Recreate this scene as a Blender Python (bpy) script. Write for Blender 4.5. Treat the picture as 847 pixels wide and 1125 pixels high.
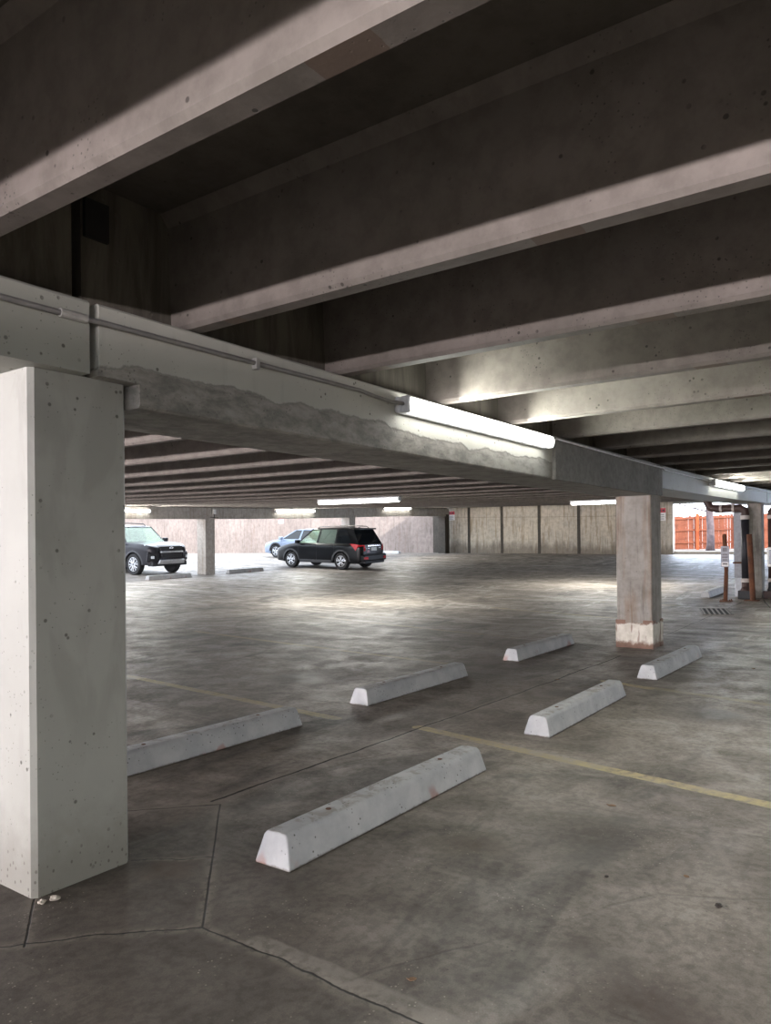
import bpy, bmesh, math, random
from mathutils import Vector, Matrix
R = random.Random(7)
S = bpy.context.scene
COL = S.collection
for o in list(bpy.data.objects): bpy.data.objects.remove(o)

# ------------------------------------------------------------------ camera
# X runs along the girder lines, Y across the bays (along the ceiling beams), Z is up
EYE, YAW, PITCH, ROLL, FPX = 1.38994, .6182, .00407, .01011, 828.84
cam = bpy.data.cameras.new('camera'); cob = bpy.data.objects.new('camera', cam); COL.objects.link(cob)
cam.sensor_fit = 'AUTO'; cam.sensor_width = 36; cam.lens = FPX/1125*36
cam.shift_y = (607.0-562.5)/1125; cam.clip_end = 400; cam.clip_start = .05
F = Vector((math.cos(YAW)*math.cos(PITCH), math.sin(YAW)*math.cos(PITCH), math.sin(PITCH)))
Rt = Vector((math.sin(YAW), -math.cos(YAW), 0)); U = Rt.cross(F)
R2 = Rt*math.cos(ROLL)-U*math.sin(ROLL); U2 = U*math.cos(ROLL)+Rt*math.sin(ROLL)
m = Matrix((R2, U2, -F)).transposed().to_4x4(); m.translation = (0, 0, EYE)
cob.matrix_world = m; S.camera = cob

# ------------------------------------------------------------------ light
S.view_settings.view_transform = 'Standard'; S.view_settings.look = 'None'
S.view_settings.gamma = 1; S.view_settings.use_curve_mapping = False
S.view_settings.exposure = 0.52
w = bpy.data.worlds.new('sky'); S.world = w; w.use_nodes = True
bg = w.node_tree.nodes['Background']; bg.inputs[0].default_value = (.80, .88, 1, 1); bg.inputs[1].default_value = 3.9
sl = bpy.data.lights.new('sun', 'SUN'); sl.energy = 3.6; sl.angle = .01; sl.color = (1, .94, .86)
so = bpy.data.objects.new('sun', sl); COL.objects.link(so)
so.rotation_euler = Vector((-.55, -.75, .40)).to_track_quat('Z', 'Y').to_euler()
def area(name, loc, direction, sx, sy, power, color):
    l = bpy.data.lights.new(name, 'AREA'); l.shape = 'RECTANGLE'; l.size = sx; l.size_y = sy; l.energy = power; l.color = color
    o = bpy.data.objects.new(name, l); COL.objects.link(o)
    o.matrix_world = Matrix.Translation(loc) @ Vector(direction).to_track_quat('-Z', 'Y').to_matrix().to_4x4()
    return o
# daylight that comes in through the open side behind the camera, bounced up by the sunlit ground out there
area('daylight_from_outside', (-40, 3.2, -.9), (1, 0, .06), 80, .7, 33000, (1, .89, .92))
area('daylight_opening', (-8.7, -5, 1.68), (1, 0, -.01), 17, .22, 150, (.98, .90, 1))
area('daylight_opening_far_bay', (-8.7, 12.5, 1.68), (1, 0, .05), 18, .22, 2900, (1, .91, .93))
area('daylight_fence_opening', (37.9, 2, 2.55), (-1, 0, -.10), 16, 2.0, 950, (.66, .78, 1))

# ------------------------------------------------------------------ slope of the slabs
K = .00091
def lift(a, b):
    t = K*(a*a+b*b)
    return t if t < 1.2 else 1.2+.5*(1-math.exp(-(t-1.2)/.5))
def frame_at(a, b, heading=0, z=0):
    """matrix of something standing on the sloping slab, its +x turned to heading"""
    e = .4
    dx = (lift(a+e, b)-lift(a-e, b))/(2*e); dy = (lift(a, b+e)-lift(a, b-e))/(2*e)
    n = Vector((-dx, -dy, 1)).normalized()
    f = Vector((math.cos(heading), math.sin(heading), 0)); f = (f-n*f.dot(n)).normalized()
    s = n.cross(f)
    M = Matrix((f, s, n)).transposed().to_4x4(); M.translation = (a, b, lift(a, b)+z)
    return M

# ------------------------------------------------------------------ nodes
def lin(c):
    return tuple((v/255/12.92 if v/255 <= .04045 else ((v/255+.055)/1.055)**2.4) for v in c)+(1,)
class NT:
    def __init__(s, name):
        s.m = bpy.data.materials.new(name); s.m.use_nodes = True
        s.t = s.m.node_tree; s.N = s.t.nodes; s.b = s.N['Principled BSDF']
        s.geo = s.N.new('ShaderNodeNewGeometry'); s.tc = s.N.new('ShaderNodeTexCoord')
        s.pos = s.geo.outputs['Position']; s.obj = s.tc.outputs['Object']
    def L(s, a, b): s.t.links.new(a, b)
    def put(s, sock, v):
        if isinstance(v, bpy.types.NodeSocket): s.L(v, sock)
        elif isinstance(v, (tuple, list)) and len(v) == 3 and sock.type == 'RGBA': sock.default_value = tuple(v)+(1,)
        else: sock.default_value = v
    def math(s, op, a, b=0, c=None, clamp=False):
        n = s.N.new('ShaderNodeMath'); n.operation = op; n.use_clamp = clamp
        s.put(n.inputs[0], a); s.put(n.inputs[1], b)
        if c is not None: s.put(n.inputs[2], c)
        return n.outputs[0]
    def vec(s, v, scale=(1, 1, 1), loc=(0, 0, 0)):
        n = s.N.new('ShaderNodeMapping'); n.inputs['Scale'].default_value = scale; n.inputs['Location'].default_value = loc
        s.L(v, n.inputs[0]); return n.outputs[0]
    def noise(s, v, scale, detail=4, rough=.55, dist=0):
        n = s.N.new('ShaderNodeTexNoise'); s.L(v, n.inputs['Vector']); n.inputs['Scale'].default_value = scale
        n.inputs['Detail'].default_value = detail; n.inputs['Roughness'].default_value = rough; n.inputs['Distortion'].default_value = dist
        return n.outputs['Fac']
    def vor(s, v, scale, feat='F1'):
        n = s.N.new('ShaderNodeTexVoronoi'); s.L(v, n.inputs['Vector']); n.inputs['Scale'].default_value = scale; n.feature = feat
        return n.outputs['Distance']
    def ramp(s, v, lo, hi, a=0., b=1., smooth=True):
        n = s.N.new('ShaderNodeMapRange'); n.clamp = True; n.interpolation_type = 'SMOOTHSTEP' if smooth else 'LINEAR'
        s.put(n.inputs[0], v); n.inputs[1].default_value = lo; n.inputs[2].default_value = hi
        n.inputs[3].default_value = a; n.inputs[4].default_value = b
        return n.outputs[0]
    def mix(s, f, a, b, mode='MIX'):
        n = s.N.new('ShaderNodeMix'); n.data_type = 'RGBA'; n.blend_type = mode
        s.put(n.inputs[0], f); s.put(n.inputs[6], a); s.put(n.inputs[7], b)
        return n.outputs[2]
    def sep(s, v):
        n = s.N.new('ShaderNodeSeparateXYZ'); s.L(v, n.inputs[0]); return n.outputs
    def comb(s, x, y, z):
        n = s.N.new('ShaderNodeCombineXYZ')
        for i, v in enumerate((x, y, z)): s.put(n.inputs[i], v)
        return n.outputs[0]
    def bump(s, h, strength=.3, dist=.01, prev=None):
        n = s.N.new('ShaderNodeBump'); n.inputs['Strength'].default_value = strength; n.inputs['Distance'].default_value = dist
        s.L(h, n.inputs['Height'])
        if prev is not None: s.L(prev, n.inputs['Normal'])
        return n.outputs[0]
    def out(s, col, rough=.8, nrm=None, metal=0, spec=None):
        s.put(s.b.inputs['Base Color'], col); s.put(s.b.inputs['Roughness'], rough); s.put(s.b.inputs['Metallic'], metal)
        if nrm is not None: s.L(nrm, s.b.inputs['Normal'])
        if spec is not None: s.b.inputs['Specular IOR Level'].default_value = spec
        return s.m
    def flatz(s, xyz):
        """height above the sloping slab"""
        r2 = s.math('ADD', s.math('MULTIPLY', xyz[0], xyz[0]), s.math('MULTIPLY', xyz[1], xyz[1]))
        return s.math('SUBTRACT', xyz[2], s.math('MULTIPLY', r2, K))

def plain(name, c, rough=.6, metal=0, spec=None, emit=0, vary=.12):
    t = NT(name)
    n = t.noise(t.obj, 14, 3)
    c = lin(c)
    col = t.mix(t.ramp(n, .3, .7), tuple(v*(1-vary) for v in c[:3]), tuple(min(1, v*(1+vary)) for v in c[:3]))
    t.out(col, rough, None, metal, spec)
    if emit:
        t.put(t.b.inputs['Emission Color'], c); t.b.inputs['Emission Strength'].default_value = emit
    return t.m

def concrete(name, c, c2, pits=.5, streak=.3, big=.35, stain=(70, 55, 42), stain_amt=.0, scale=1., bump=.35, chair=False, rough=.85, foot=0):
    t = NT(name); p = t.pos
    n1 = t.noise(p, 1.1*scale, 6, .6, .3); n2 = t.noise(p, 9*scale, 5, .65); n3 = t.noise(p, 60*scale, 3, .6)
    col = t.mix(t.ramp(n1, .5-big, .5+big), lin(c2), lin(c))
    col = t.mix(t.ramp(n2, .35, .7, 0, .35), col, t.mix(1, col, lin((150, 146, 138)), 'MULTIPLY'))
    if streak:
        st = t.noise(t.vec(p, (7, 7, .55)), 1.6, 5, .6, .4)
        col = t.mix(t.ramp(st, .52, .72, 0, streak), col, lin((62, 58, 50)))
    if stain_amt:
        st = t.noise(t.vec(p, (3.2, 3.2, .35), (4, 9, 2)), 1.5, 4, .6, .2)
        col = t.mix(t.ramp(st, .52, .66, 0, stain_amt), col, lin(stain))
    v = t.vor(p, 16*scale); gate = t.ramp(t.noise(p, 5*scale, 3), .48, .62)
    pit = t.math('MULTIPLY', t.ramp(v, .10, .16, 1, 0), gate)
    v2 = t.vor(t.vec(p, loc=(3, 1, 7)), 45*scale)
    pit2 = t.math('MULTIPLY', t.ramp(v2, .12, .2, 1, 0), t.ramp(t.noise(t.vec(p, loc=(9, 2, 1)), 3*scale, 3), .5, .6))
    pt = t.math('MAXIMUM', pit, t.math('MULTIPLY', pit2, .7))
    col = t.mix(t.math('MULTIPLY', pt, pits), col, lin((42, 39, 34)))
    if chair:   # rusty bar-chair marks on the soffit of every stem, one metre past the eye line
        xyz = t.sep(p); nz = t.sep(t.geo.outputs['Normal'])[2]
        for yc, hw, cc in ((1.03, .09, (92, 76, 64)), (2.62, .05, (112, 98, 86))):
            mk = t.math('COMPARE', t.math('ADD', xyz[1], t.math('MULTIPLY', t.noise(p, 6), .03)), yc, hw)
            mk = t.math('MULTIPLY', mk, t.ramp(nz, -.6, -.8, 0, 1))
            col = t.mix(t.math('MULTIPLY', mk, .8), col, lin(cc))
    if foot:    # damp stain rising from the floor, a pour line near the top
        z = t.flatz(t.sep(p))
        f = t.ramp(t.math('ADD', z, t.math('MULTIPLY', t.noise(t.vec(p, (2, 2, .6)), 1.5, 5, .7), -1.1)), -.45, .1, 1, 0)
        col = t.mix(t.math('MULTIPLY', f, foot), col, lin((92, 84, 74)))
        col = t.mix(t.math('MULTIPLY', t.math('COMPARE', z, 1.85, .018), .35), col, lin((96, 90, 80)))
    h = t.math('ADD', t.math('MULTIPLY', n2, .4), t.math('SUBTRACT', t.math('MULTIPLY', n3, .25), pt))
    return t.out(col, rough, t.bump(h, bump, .006))

# ------------------------------------------------------------------ mesh helpers
def mesh_obj(name, bm, mat, parent=None, origin=None, smooth=False, bevel=0, seg=2, ang=40):
    me = bpy.data.meshes.new(name)
    bmesh.ops.recalc_face_normals(bm, faces=bm.faces)
    if origin is not None: bmesh.ops.translate(bm, verts=bm.verts, vec=-Vector(origin))
    bm.to_mesh(me); bm.free()
    o = bpy.data.objects.new(name, me); COL.objects.link(o)
    if origin is not None: o.location = origin
    for mm in (mat if isinstance(mat, list) else [mat]): me.materials.append(mm)
    if parent is not None: o.parent = parent
    if smooth:
        for f in me.polygons: f.use_smooth = True
    if bevel:
        md = o.modifiers.new('bevel', 'BEVEL'); md.width = bevel; md.segments = seg; md.limit_method = 'ANGLE'; md.angle_limit = math.radians(ang)
    return o
def tag(o, label, cat, group=None):
    o['label'] = label; o['category'] = cat; o['kind'] = 'thing'
    if group: o['group'] = group
    return o
def empty(name, M, label, cat, group=None):
    o = bpy.data.objects.new(name, None); COL.objects.link(o); o.empty_display_size = .1
    o.matrix_world = M if isinstance(M, Matrix) else Matrix.Translation(M)
    return tag(o, label, cat, group)
def copy_tree(o, parent=None):
    c = o.copy(); COL.objects.link(c)
    if parent is not None: c.parent = parent
    for ch in list(o.children): copy_tree(ch, c)
    return c
def struct(o): o['kind'] = 'structure'; return o
def asthing(o): o['kind'] = 'thing'; return o
def box(bm, x0, x1, y0, y1, z0, z1, M=None, top=None):
    """box; top=(dx,dy) shrinks the top"""
    tx, ty = top or (0, 0)
    P = [(x0, y0, z0), (x1, y0, z0), (x1, y1, z0), (x0, y1, z0), (x0+tx, y0+ty, z1), (x1-tx, y0+ty, z1), (x1-tx, y1-ty, z1), (x0+tx, y1-ty, z1)]
    v = [bm.verts.new(M @ Vector(q) if M else q) for q in P]
    for f in ((0, 1, 2, 3), (4, 5, 6, 7), (0, 1, 5, 4), (1, 2, 6, 5), (2, 3, 7, 6), (3, 0, 4, 7)): bm.faces.new([v[i] for i in f])
def lbox(bm, x0, x1, y0, y1, z0, z1, step=1.5):
    """box following the slope of the slabs"""
    nx = max(1, round((x1-x0)/step)); ny = max(1, round((y1-y0)/step))
    g = {}
    for i in range(nx+1):
        for j in range(ny+1):
            x = x0+(x1-x0)*i/nx; y = y0+(y1-y0)*j/ny; l = lift(x, y)
            for k, z in enumerate((z0, z1)): g[i, j, k] = bm.verts.new((x, y, z+l))
    for i in range(nx):
        for j in range(ny):
            for k in (0, 1): bm.faces.new((g[i, j, k], g[i+1, j, k], g[i+1, j+1, k], g[i, j+1, k]))
    for i in range(nx):
        for j in (0, ny): bm.faces.new((g[i, j, 0], g[i+1, j, 0], g[i+1, j, 1], g[i, j, 1]))
    for j in range(ny):
        for i in (0, nx): bm.faces.new((g[i, j, 0], g[i, j+1, 0], g[i, j+1, 1], g[i, j, 1]))
def extrude(bm, prof, axis, s0, s1, step=1.0, caps=True):
    """profile (other axis, z) run along axis 'x' or 'y', following the slab slope"""
    n = max(1, round(abs(s1-s0)/step)); rings = []
    for i in range(n+1):
        s = s0+(s1-s0)*i/n
        rings.append([bm.verts.new((s, u, z+lift(s, u)) if axis == 'x' else (u, s, z+lift(u, s))) for u, z in prof])
    for A, B in zip(rings, rings[1:]):
        for i in range(len(prof)):
            j = (i+1) % len(prof); bm.faces.new((A[i], A[j], B[j], B[i]))
    if caps: bm.faces.new(rings[0]); bm.faces.new(rings[-1])
def tube(bm, pts, rads, seg=10, cap=True):
    pts = [Vector(p) for p in pts]
    if not isinstance(rads, (list, tuple)): rads = [rads]*len(pts)
    prev = None; rings = []
    for i, p in enumerate(pts):
        d = (pts[min(i+1, len(pts)-1)]-pts[max(i-1, 0)]).normalized()
        if prev is None: u = d.orthogonal().normalized()
        else: u = (prev-d*prev.dot(d)).normalized()
        prev = u; v = d.cross(u)
        rings.append([bm.verts.new(p+(u*math.cos(t)+v*math.sin(t))*rads[i]) for t in [2*math.pi*k/seg for k in range(seg)]])
    for A, B in zip(rings, rings[1:]):
        for i in range(seg): bm.faces.new((A[i], A[(i+1) % seg], B[(i+1) % seg], B[i]))
    if cap: bm.faces.new(rings[0]); bm.faces.new(rings[-1])
def lathe(bm, prof, M=None, seg=28):
    """profile (radius, y) turned about the y axis"""
    rings = []
    for r, y in prof:
        rings.append([bm.verts.new((M or Matrix()) @ Vector((r*math.cos(t), y, r*math.sin(t)))) for t in [2*math.pi*k/seg for k in range(seg)]])
    for A, B in zip(rings, rings[1:]):
        for i in range(seg): bm.faces.new((A[i], A[(i+1) % seg], B[(i+1) % seg], B[i]))
    bm.faces.new(rings[0]); bm.faces.new(rings[-1])

# ------------------------------------------------------------------ materials of the building
def floor_material():
    t = NT('worn_concrete_floor'); p = t.pos; xyz = t.sep(p)
    wob = t.noise(p, 1.3, 3); wob2 = t.noise(t.vec(p, loc=(5, 5, 5)), 7, 3)
    wx = t.math('ADD', xyz[0], t.math('ADD', t.math('MULTIPLY', t.math('SUBTRACT', wob, .5), .10), t.math('MULTIPLY', t.math('SUBTRACT', wob2, .5), .035)))
    wy = t.math('ADD', xyz[1], t.math('ADD', t.math('MULTIPLY', t.math('SUBTRACT', wob, .5), .08), t.math('MULTIPLY', t.math('SUBTRACT', wob2, .5), .03)))
    def seg(ax, ay, bx, by, w, soft=.5, X=wx, Y=wy):
        """1 within w of the line a-b"""
        dx, dy = bx-ax, by-ay; l2 = dx*dx+dy*dy
        px = t.math('SUBTRACT', X, ax); py = t.math('SUBTRACT', Y, ay)
        h = t.math('DIVIDE', t.math('ADD', t.math('MULTIPLY', px, dx), t.math('MULTIPLY', py, dy)), l2, clamp=True)
        ex = t.math('SUBTRACT', px, t.math('MULTIPLY', h, dx)); ey = t.math('SUBTRACT', py, t.math('MULTIPLY', h, dy))
        d = t.math('SQRT', t.math('ADD', t.math('MULTIPLY', ex, ex), t.math('MULTIPLY', ey, ey)))
        return t.ramp(d, w*soft, w, 1, 0)
    n1 = t.noise(p, .55, 6, .6, .6); n2 = t.noise(p, 3.2, 6, .62, .5); n3 = t.noise(p, 26, 5, .6); n4 = t.noise(p, 170, 2, .5)
    col = t.mix(t.ramp(n1, .32, .66), lin((116, 107, 98)), lin((156, 147, 137)))
    col = t.mix(t.ramp(n2, .36, .66, .0, .5), col, lin((92, 88, 80)))
    # pale tyre-polished arcs and sweeps of the drive aisle; extra paleness far off paints in brighter light
    sw = t.noise(t.vec(p, (.9, .16, 1)), 1.5, 6, .62, 1.6)
    far = t.ramp(xyz[0], 6, 15)
    sw2 = t.noise(t.vec(p, (.35, 1.4, 1), (4, 3, 0)), 1.0, 6, .65, 2.2)
    col = t.mix(t.math('MULTIPLY', t.ramp(sw, .50, .64, 0, .75), t.math('ADD', t.math('MULTIPLY', far, .8), .2)), col, lin((190, 183, 175)))
    col = t.mix(t.math('MULTIPLY', t.ramp(sw2, .56, .66, 0, .8), t.math('ADD', t.math('MULTIPLY', far, .75), .12)), col, lin((190, 186, 178)))
    dk = t.noise(t.vec(p, (.5, 1.2, 1), (11, 2, 0)), .9, 5, .6, 1.2)
    col = t.mix(t.ramp(dk, .54, .68, 0, .62), col, lin((58, 55, 52)))
    # darker concrete around the near column
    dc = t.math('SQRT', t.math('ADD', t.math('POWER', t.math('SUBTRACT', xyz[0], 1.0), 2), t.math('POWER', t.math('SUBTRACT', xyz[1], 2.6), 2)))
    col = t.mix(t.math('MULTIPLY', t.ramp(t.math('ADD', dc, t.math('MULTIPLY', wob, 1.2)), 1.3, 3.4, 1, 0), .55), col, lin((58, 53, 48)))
    # speckle of grit and aggregate
    sp = t.ramp(t.vor(p, 38), .10, .16, 1, 0); g = t.ramp(t.noise(t.vec(p, loc=(7, 7, 0)), 2.3, 3), .50, .60)
    col = t.mix(t.math('MULTIPLY', t.math('MULTIPLY', sp, g), .8), col, lin((168, 160, 148)))
    col = t.mix(t.ramp(n3, .42, .62, 0, .35), col, t.mix(1, col, lin((140, 136, 130)), 'MULTIPLY'))
    col = t.mix(t.ramp(n4, .3, .7, 0, .22), col, lin((46, 43, 40)))
    pk = t.math('MULTIPLY', t.ramp(t.vor(t.vec(p, loc=(2, 9, 0)), 21), .06, .13, 1, 0), t.ramp(t.noise(t.vec(p, loc=(1, 3, 0)), 1.7, 3), .50, .60))
    col = t.mix(t.math('MULTIPLY', pk, .6), col, lin((44, 40, 36)))
    sc = t.noise(t.vec(p, (.5, 7, 1), (3, 3, 0)), 1.3, 7, .72, .7)
    col = t.mix(t.ramp(sc, .60, .74, 0, .22), col, lin((168, 160, 150)))
    sd = t.noise(t.vec(p, (6, .6, 1), (8, 1, 0)), 1.1, 7, .72, .9)
    col = t.mix(t.ramp(sd, .58, .72, 0, .4), col, lin((62, 57, 51)))
    # oil blotches in the stalls
    for x, y, r, c in ((3.6, 1.35, .42, (52, 45, 36)), (2.35, .72, .30, (62, 46, 38)), (2.15, .55, .22, (70, 50, 42)), (3.15, 1.75, .25, (70, 58, 44)), (2.15, 2.75, .2, (74, 58, 42)), (2.6, 1.0, .2, (66, 58, 50)),
                       (6.6, 1.45, .38, (66, 62, 56)), (6.2, 5.6, .5, (80, 76, 68)), (9.4, 2.9, .4, (70, 64, 58)), (6.9, 2.75, .28, (62, 58, 52))):
        b = t.vec(p, loc=(x, y, 0))
        d = t.math('SQRT', t.math('ADD', t.math('POWER', t.math('SUBTRACT', wx, x), 2), t.math('POWER', t.math('SUBTRACT', wy, y), 2)))
        mk = t.ramp(t.math('ADD', d, t.math('MULTIPLY', t.math('SUBTRACT', n2, .5), r*2.6)), r*.1, r, 1, 0)
        col = t.mix(t.math('MULTIPLY', mk, .72), col, lin(c))
    # worn yellow stall lines
    wear = t.math('MULTIPLY', t.ramp(n3, .30, .62, .25, 1), t.ramp(n2, .28, .58, .3, 1))
    X0 = t.math('ADD', xyz[0], t.math('MULTIPLY', t.math('SUBTRACT', wob2, .5), .02))
    ylw = None
    for s, amt in (((5.00, 3.25, 4.42, .1), 1.), ((4.42, .1, 3.0, -5.5), 1.), ((5.20, 7.2, 4.88, 4.0), .75), ((5.20, 7.2, 5.3, 9.5), .4), ((8.45, 9.9, 7.85, 4.6), .5),
                   ((7.6, 2.2, 7.2, .6), .35), ((11.3, 9.6, 10.45, 5.0), .4), ((14.6, 7.6, 13.6, 3.9), .7), ((7.72, 2.7, 7.55, 2.2), .8), ((17.0, 9, 16.6, 4.2), .4)):
        mk = t.math('MULTIPLY', seg(*s, .062, .75, X0, xyz[1]), amt)
        ylw = mk if ylw is None else t.math('MAXIMUM', ylw, mk)
    col = t.mix(t.math('MULTIPLY', t.math('MULTIPLY', ylw, wear), .85), col, lin((180, 164, 122)))
    # slab joints (dark) with crumbled pale edges
    joints = [(-6, 3.22, .89, 3.20, .012), (2.89, 3.27, 9.5, 3.12, .017), (11.5, 3.2, 18.1, 3.2, .015),
              (.89, 3.2, 1.89, 2.2, .011), (1.89, 2.2, 2.89, 3.2, .012), (2.89, 3.2, 1.89, 4.2, .012), (1.89, 4.2, .89, 3.2, .012),
              (1.89, 2.2, 1.80, -9, .012), (1.89, 4.2, 1.9, 20, .014), (1.66, 2.944, 1.44, 2.62, .011), (2.12, 2.944, 2.36, 2.66, .008), (2.12, 3.42, 2.4, 3.7, .01),
              (9.5, 3.15, 10.5, 2.2, .012), (10.5, 2.2, 11.5, 3.2, .012), (11.5, 3.2, 10.5, 4.2, .012), (10.5, 4.2, 9.5, 3.15, .012),
              (10.5, 4.2, 10.75, 20, .022), (10.5, 2.2, 10.0, -9, .024), (18.6, 2.9, 16.8, 2.5, .02), (19.1, 4.2, 19.2, 20, .02), (27.7, 0, 27.7, 22, .02)]
    jm = None; edge = None
    for ax, ay, bx, by, wd in joints:
        mk = seg(ax, ay, bx, by, wd*(.55 if ax < 3 and bx < 3.1 else .8), .3); jm = mk if jm is None else t.math('MAXIMUM', jm, mk)
        e = seg(ax, ay, bx, by, wd*4.5, .1); edge = e if edge is None else t.math('MAXIMUM', edge, e)
    col = t.mix(t.math('MULTIPLY', t.math('MULTIPLY', edge, t.ramp(n3, .40, .58)), .38), col, lin((150, 142, 130)))
    # pale curb-like mortar edge by the crossing joint
    mort = seg(1.93, 1.95, 1.90, -1.0, .055, .6)
    col = t.mix(t.math('MULTIPLY', t.math('MULTIPLY', mort, t.ramp(n3, .35, .6, .3, 1)), .5), col, lin((150, 145, 136)))
    # hairline cracks
    cr = t.vor(t.comb(t.math('MULTIPLY', wx, .55), t.math('MULTIPLY', wy, .55), 0), 1.0, 'DISTANCE_TO_EDGE')
    crk = t.math('MULTIPLY', t.ramp(cr, .0015, .005, 1, 0), t.ramp(n1, .47, .56))
    jm2 = t.math('MAXIMUM', jm, t.math('MULTIPLY', crk, .25))
    col = t.mix(t.math('MULTIPLY', jm2, .95), col, lin((18, 16, 14)))
    # broom swirls
    rx = t.math('SUBTRACT', xyz[0], 1.25); ry = t.math('SUBTRACT', xyz[1], 1.75)
    rr = t.math('SQRT', t.math('ADD', t.math('MULTIPLY', rx, rx), t.math('MULTIPLY', ry, ry)))
    sw3 = t.math('MULTIPLY', t.math('SINE', t.math('MULTIPLY', t.math('ADD', rr, t.math('MULTIPLY', wob2, .03)), 260)), t.ramp(rr, .15, .6, 1, 0))
    h = t.math('ADD', t.math('ADD', t.math('MULTIPLY', n3, .5), t.math('MULTIPLY', n4, .22)), t.math('SUBTRACT', t.math('MULTIPLY', sw3, .12), t.math('MULTIPLY', jm2, 2.2)))
    rough = t.ramp(n2, .3, .7, .5, .75)
    return t.out(col, rough, t.bump(h, .38, .006), spec=.4)

M_floor = floor_material()
M_tee = concrete('beam_concrete', (122, 115, 109), (100, 95, 89), pits=.8, streak=.0, chair=True, scale=1.)
M_deck = concrete('deck_concrete', (96, 91, 84), (74, 70, 64), pits=.4, streak=0)
M_web = concrete('girder_web_concrete', (112, 109, 101), (78, 75, 69), pits=.5, streak=.7, stain_amt=.25)
M_wall = concrete('board_formed_wall', (214, 202, 182), (182, 175, 163), pits=.4, streak=.5, stain=(136, 116, 88), stain_amt=.6, scale=.6, foot=.7)
M_wall2 = concrete('outer_wall_concrete', (152, 139, 132), (122, 110, 104), pits=.4, streak=.6, stain=(120, 100, 90), stain_amt=.3, scale=.5)
M_raw = concrete('bare_patch_concrete', (142, 141, 136), (114, 112, 107), pits=.9, streak=.0, scale=1.6, bump=.7)
M_rib = concrete('dark_wall_joint', (84, 78, 70), (62, 58, 52), pits=.3, streak=.5)

def painted(name, c, lower=None, band=None):
    """grey masonry paint; lower=(height, wobble): below it the paint has come off the concrete"""
    t = NT(name); p = t.pos; xyz = t.sep(p)
    n1 = t.noise(p, 1.4, 5, .6); n2 = t.noise(p, 11, 5, .65); n3 = t.noise(p, 70, 3)
    col = t.mix(t.ramp(n1, .3, .7), lin(tuple(v-9 for v in c)), lin(c))
    st = t.noise(t.vec(p, (5, 5, .6)), 1.4, 5, .6, .3)
    col = t.mix(t.ramp(st, .56, .74, 0, .22), col, lin((112, 110, 102)))
    # air holes
    v = t.vor(p, 15); gate = t.ramp(t.noise(t.vec(p, loc=(2, 8, 4)), 3.2, 3), .43, .56)
    pit = t.math('MULTIPLY', t.ramp(v, .08, .15, 1, 0), gate)
    v3 = t.vor(t.vec(p, (1, 1, 1), (5, 5, 1)), 42)
    pit = t.math('MAXIMUM', pit, t.math('MULTIPLY', t.math('MULTIPLY', t.ramp(v3, .08, .15, 1, 0), gate), .8))
    col = t.mix(t.math('MULTIPLY', pit, .75), col, lin((66, 62, 55)))
    h = t.math('SUBTRACT', t.math('ADD', t.math('MULTIPLY', n2, .6), t.math('MULTIPLY', n3, .1)), t.math('MULTIPLY', pit, 1.2))
    if lower:
        z = t.flatz(xyz)
        edge = t.math('ADD', z, t.math('ADD', t.math('MULTIPLY', t.math('SUBTRACT', t.noise(p, 2.2, 2), .5), -lower[1]*2), t.math('MULTIPLY', t.math('SUBTRACT', n2, .5), -lower[1]*.7)))
        bare = t.ramp(edge, lower[0]-.004, lower[0]+.004, 1, 0)
        rim = t.math('MULTIPLY', t.ramp(edge, lower[0]+.002, lower[0]+.016, 1, 0), t.math('SUBTRACT', 1, bare))
        bs = t.noise(t.vec(p, (1, 1, 2.2)), 6.0, 7, .7, .2)
        bc = t.mix(t.ramp(bs, .32, .68), lin((104, 102, 97)), lin((152, 149, 141)))
        sp = t.math('MULTIPLY', t.ramp(t.vor(p, 38), .1, .25, 1, 0), t.ramp(t.noise(p, 4, 3), .45, .6))
        bc = t.mix(t.math('MULTIPLY', sp, .6), bc, lin((64, 62, 58)))
        col = t.mix(bare, col, bc); col = t.mix(t.math('MULTIPLY', rim, .6), col, lin((66, 63, 57)))
        fade = t.ramp(xyz[0], 4.4, 6.4)
        col = t.mix(t.math('MULTIPLY', t.math('MULTIPLY', fade, bare), t.ramp(bs, .35, .6, .2, .75)), col, lin((150, 150, 142)))
        h = t.math('SUBTRACT', h, t.math('MULTIPLY', bare, .9))
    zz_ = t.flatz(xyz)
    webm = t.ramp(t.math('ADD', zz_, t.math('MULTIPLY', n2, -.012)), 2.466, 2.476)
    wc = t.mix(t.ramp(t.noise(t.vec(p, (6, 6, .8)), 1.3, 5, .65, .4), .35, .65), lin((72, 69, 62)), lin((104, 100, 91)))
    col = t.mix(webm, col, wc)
    if band:    # grime near the foot and a drab smear half-way up
        z = t.flatz(xyz)
        foot = t.ramp(t.math('ADD', z, t.math('MULTIPLY', n2, -.3)), -.12, .28, 1, 0)
        col = t.mix(t.math('MULTIPLY', foot, .5), col, lin((98, 92, 82)))
        sm = t.math('MULTIPLY', t.ramp(t.noise(t.vec(p, (2.5, 2.5, .9), (1.2, 0, .4)), 1.7, 4, .6, .6), .5, .66), t.ramp(z, .3, .9))
        col = t.mix(t.math('MULTIPLY', sm, .22), col, lin((100, 98, 90)))
        ch = t.math('MULTIPLY', t.ramp(z, .02, .34, 1, 0), t.ramp(t.vor(t.vec(p, (1.4, 1.4, 1)), 26), .16, .22, 1, 0))
        col = t.mix(t.math('MULTIPLY', ch, .7), col, lin((74, 68, 60)))
    return t.out(col, .58, t.bump(h, .45, .006), spec=.4)
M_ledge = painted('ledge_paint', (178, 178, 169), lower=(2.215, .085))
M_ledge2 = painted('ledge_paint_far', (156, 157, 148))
M_col1 = painted('column_paint', (160, 160, 153), band=True)
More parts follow.
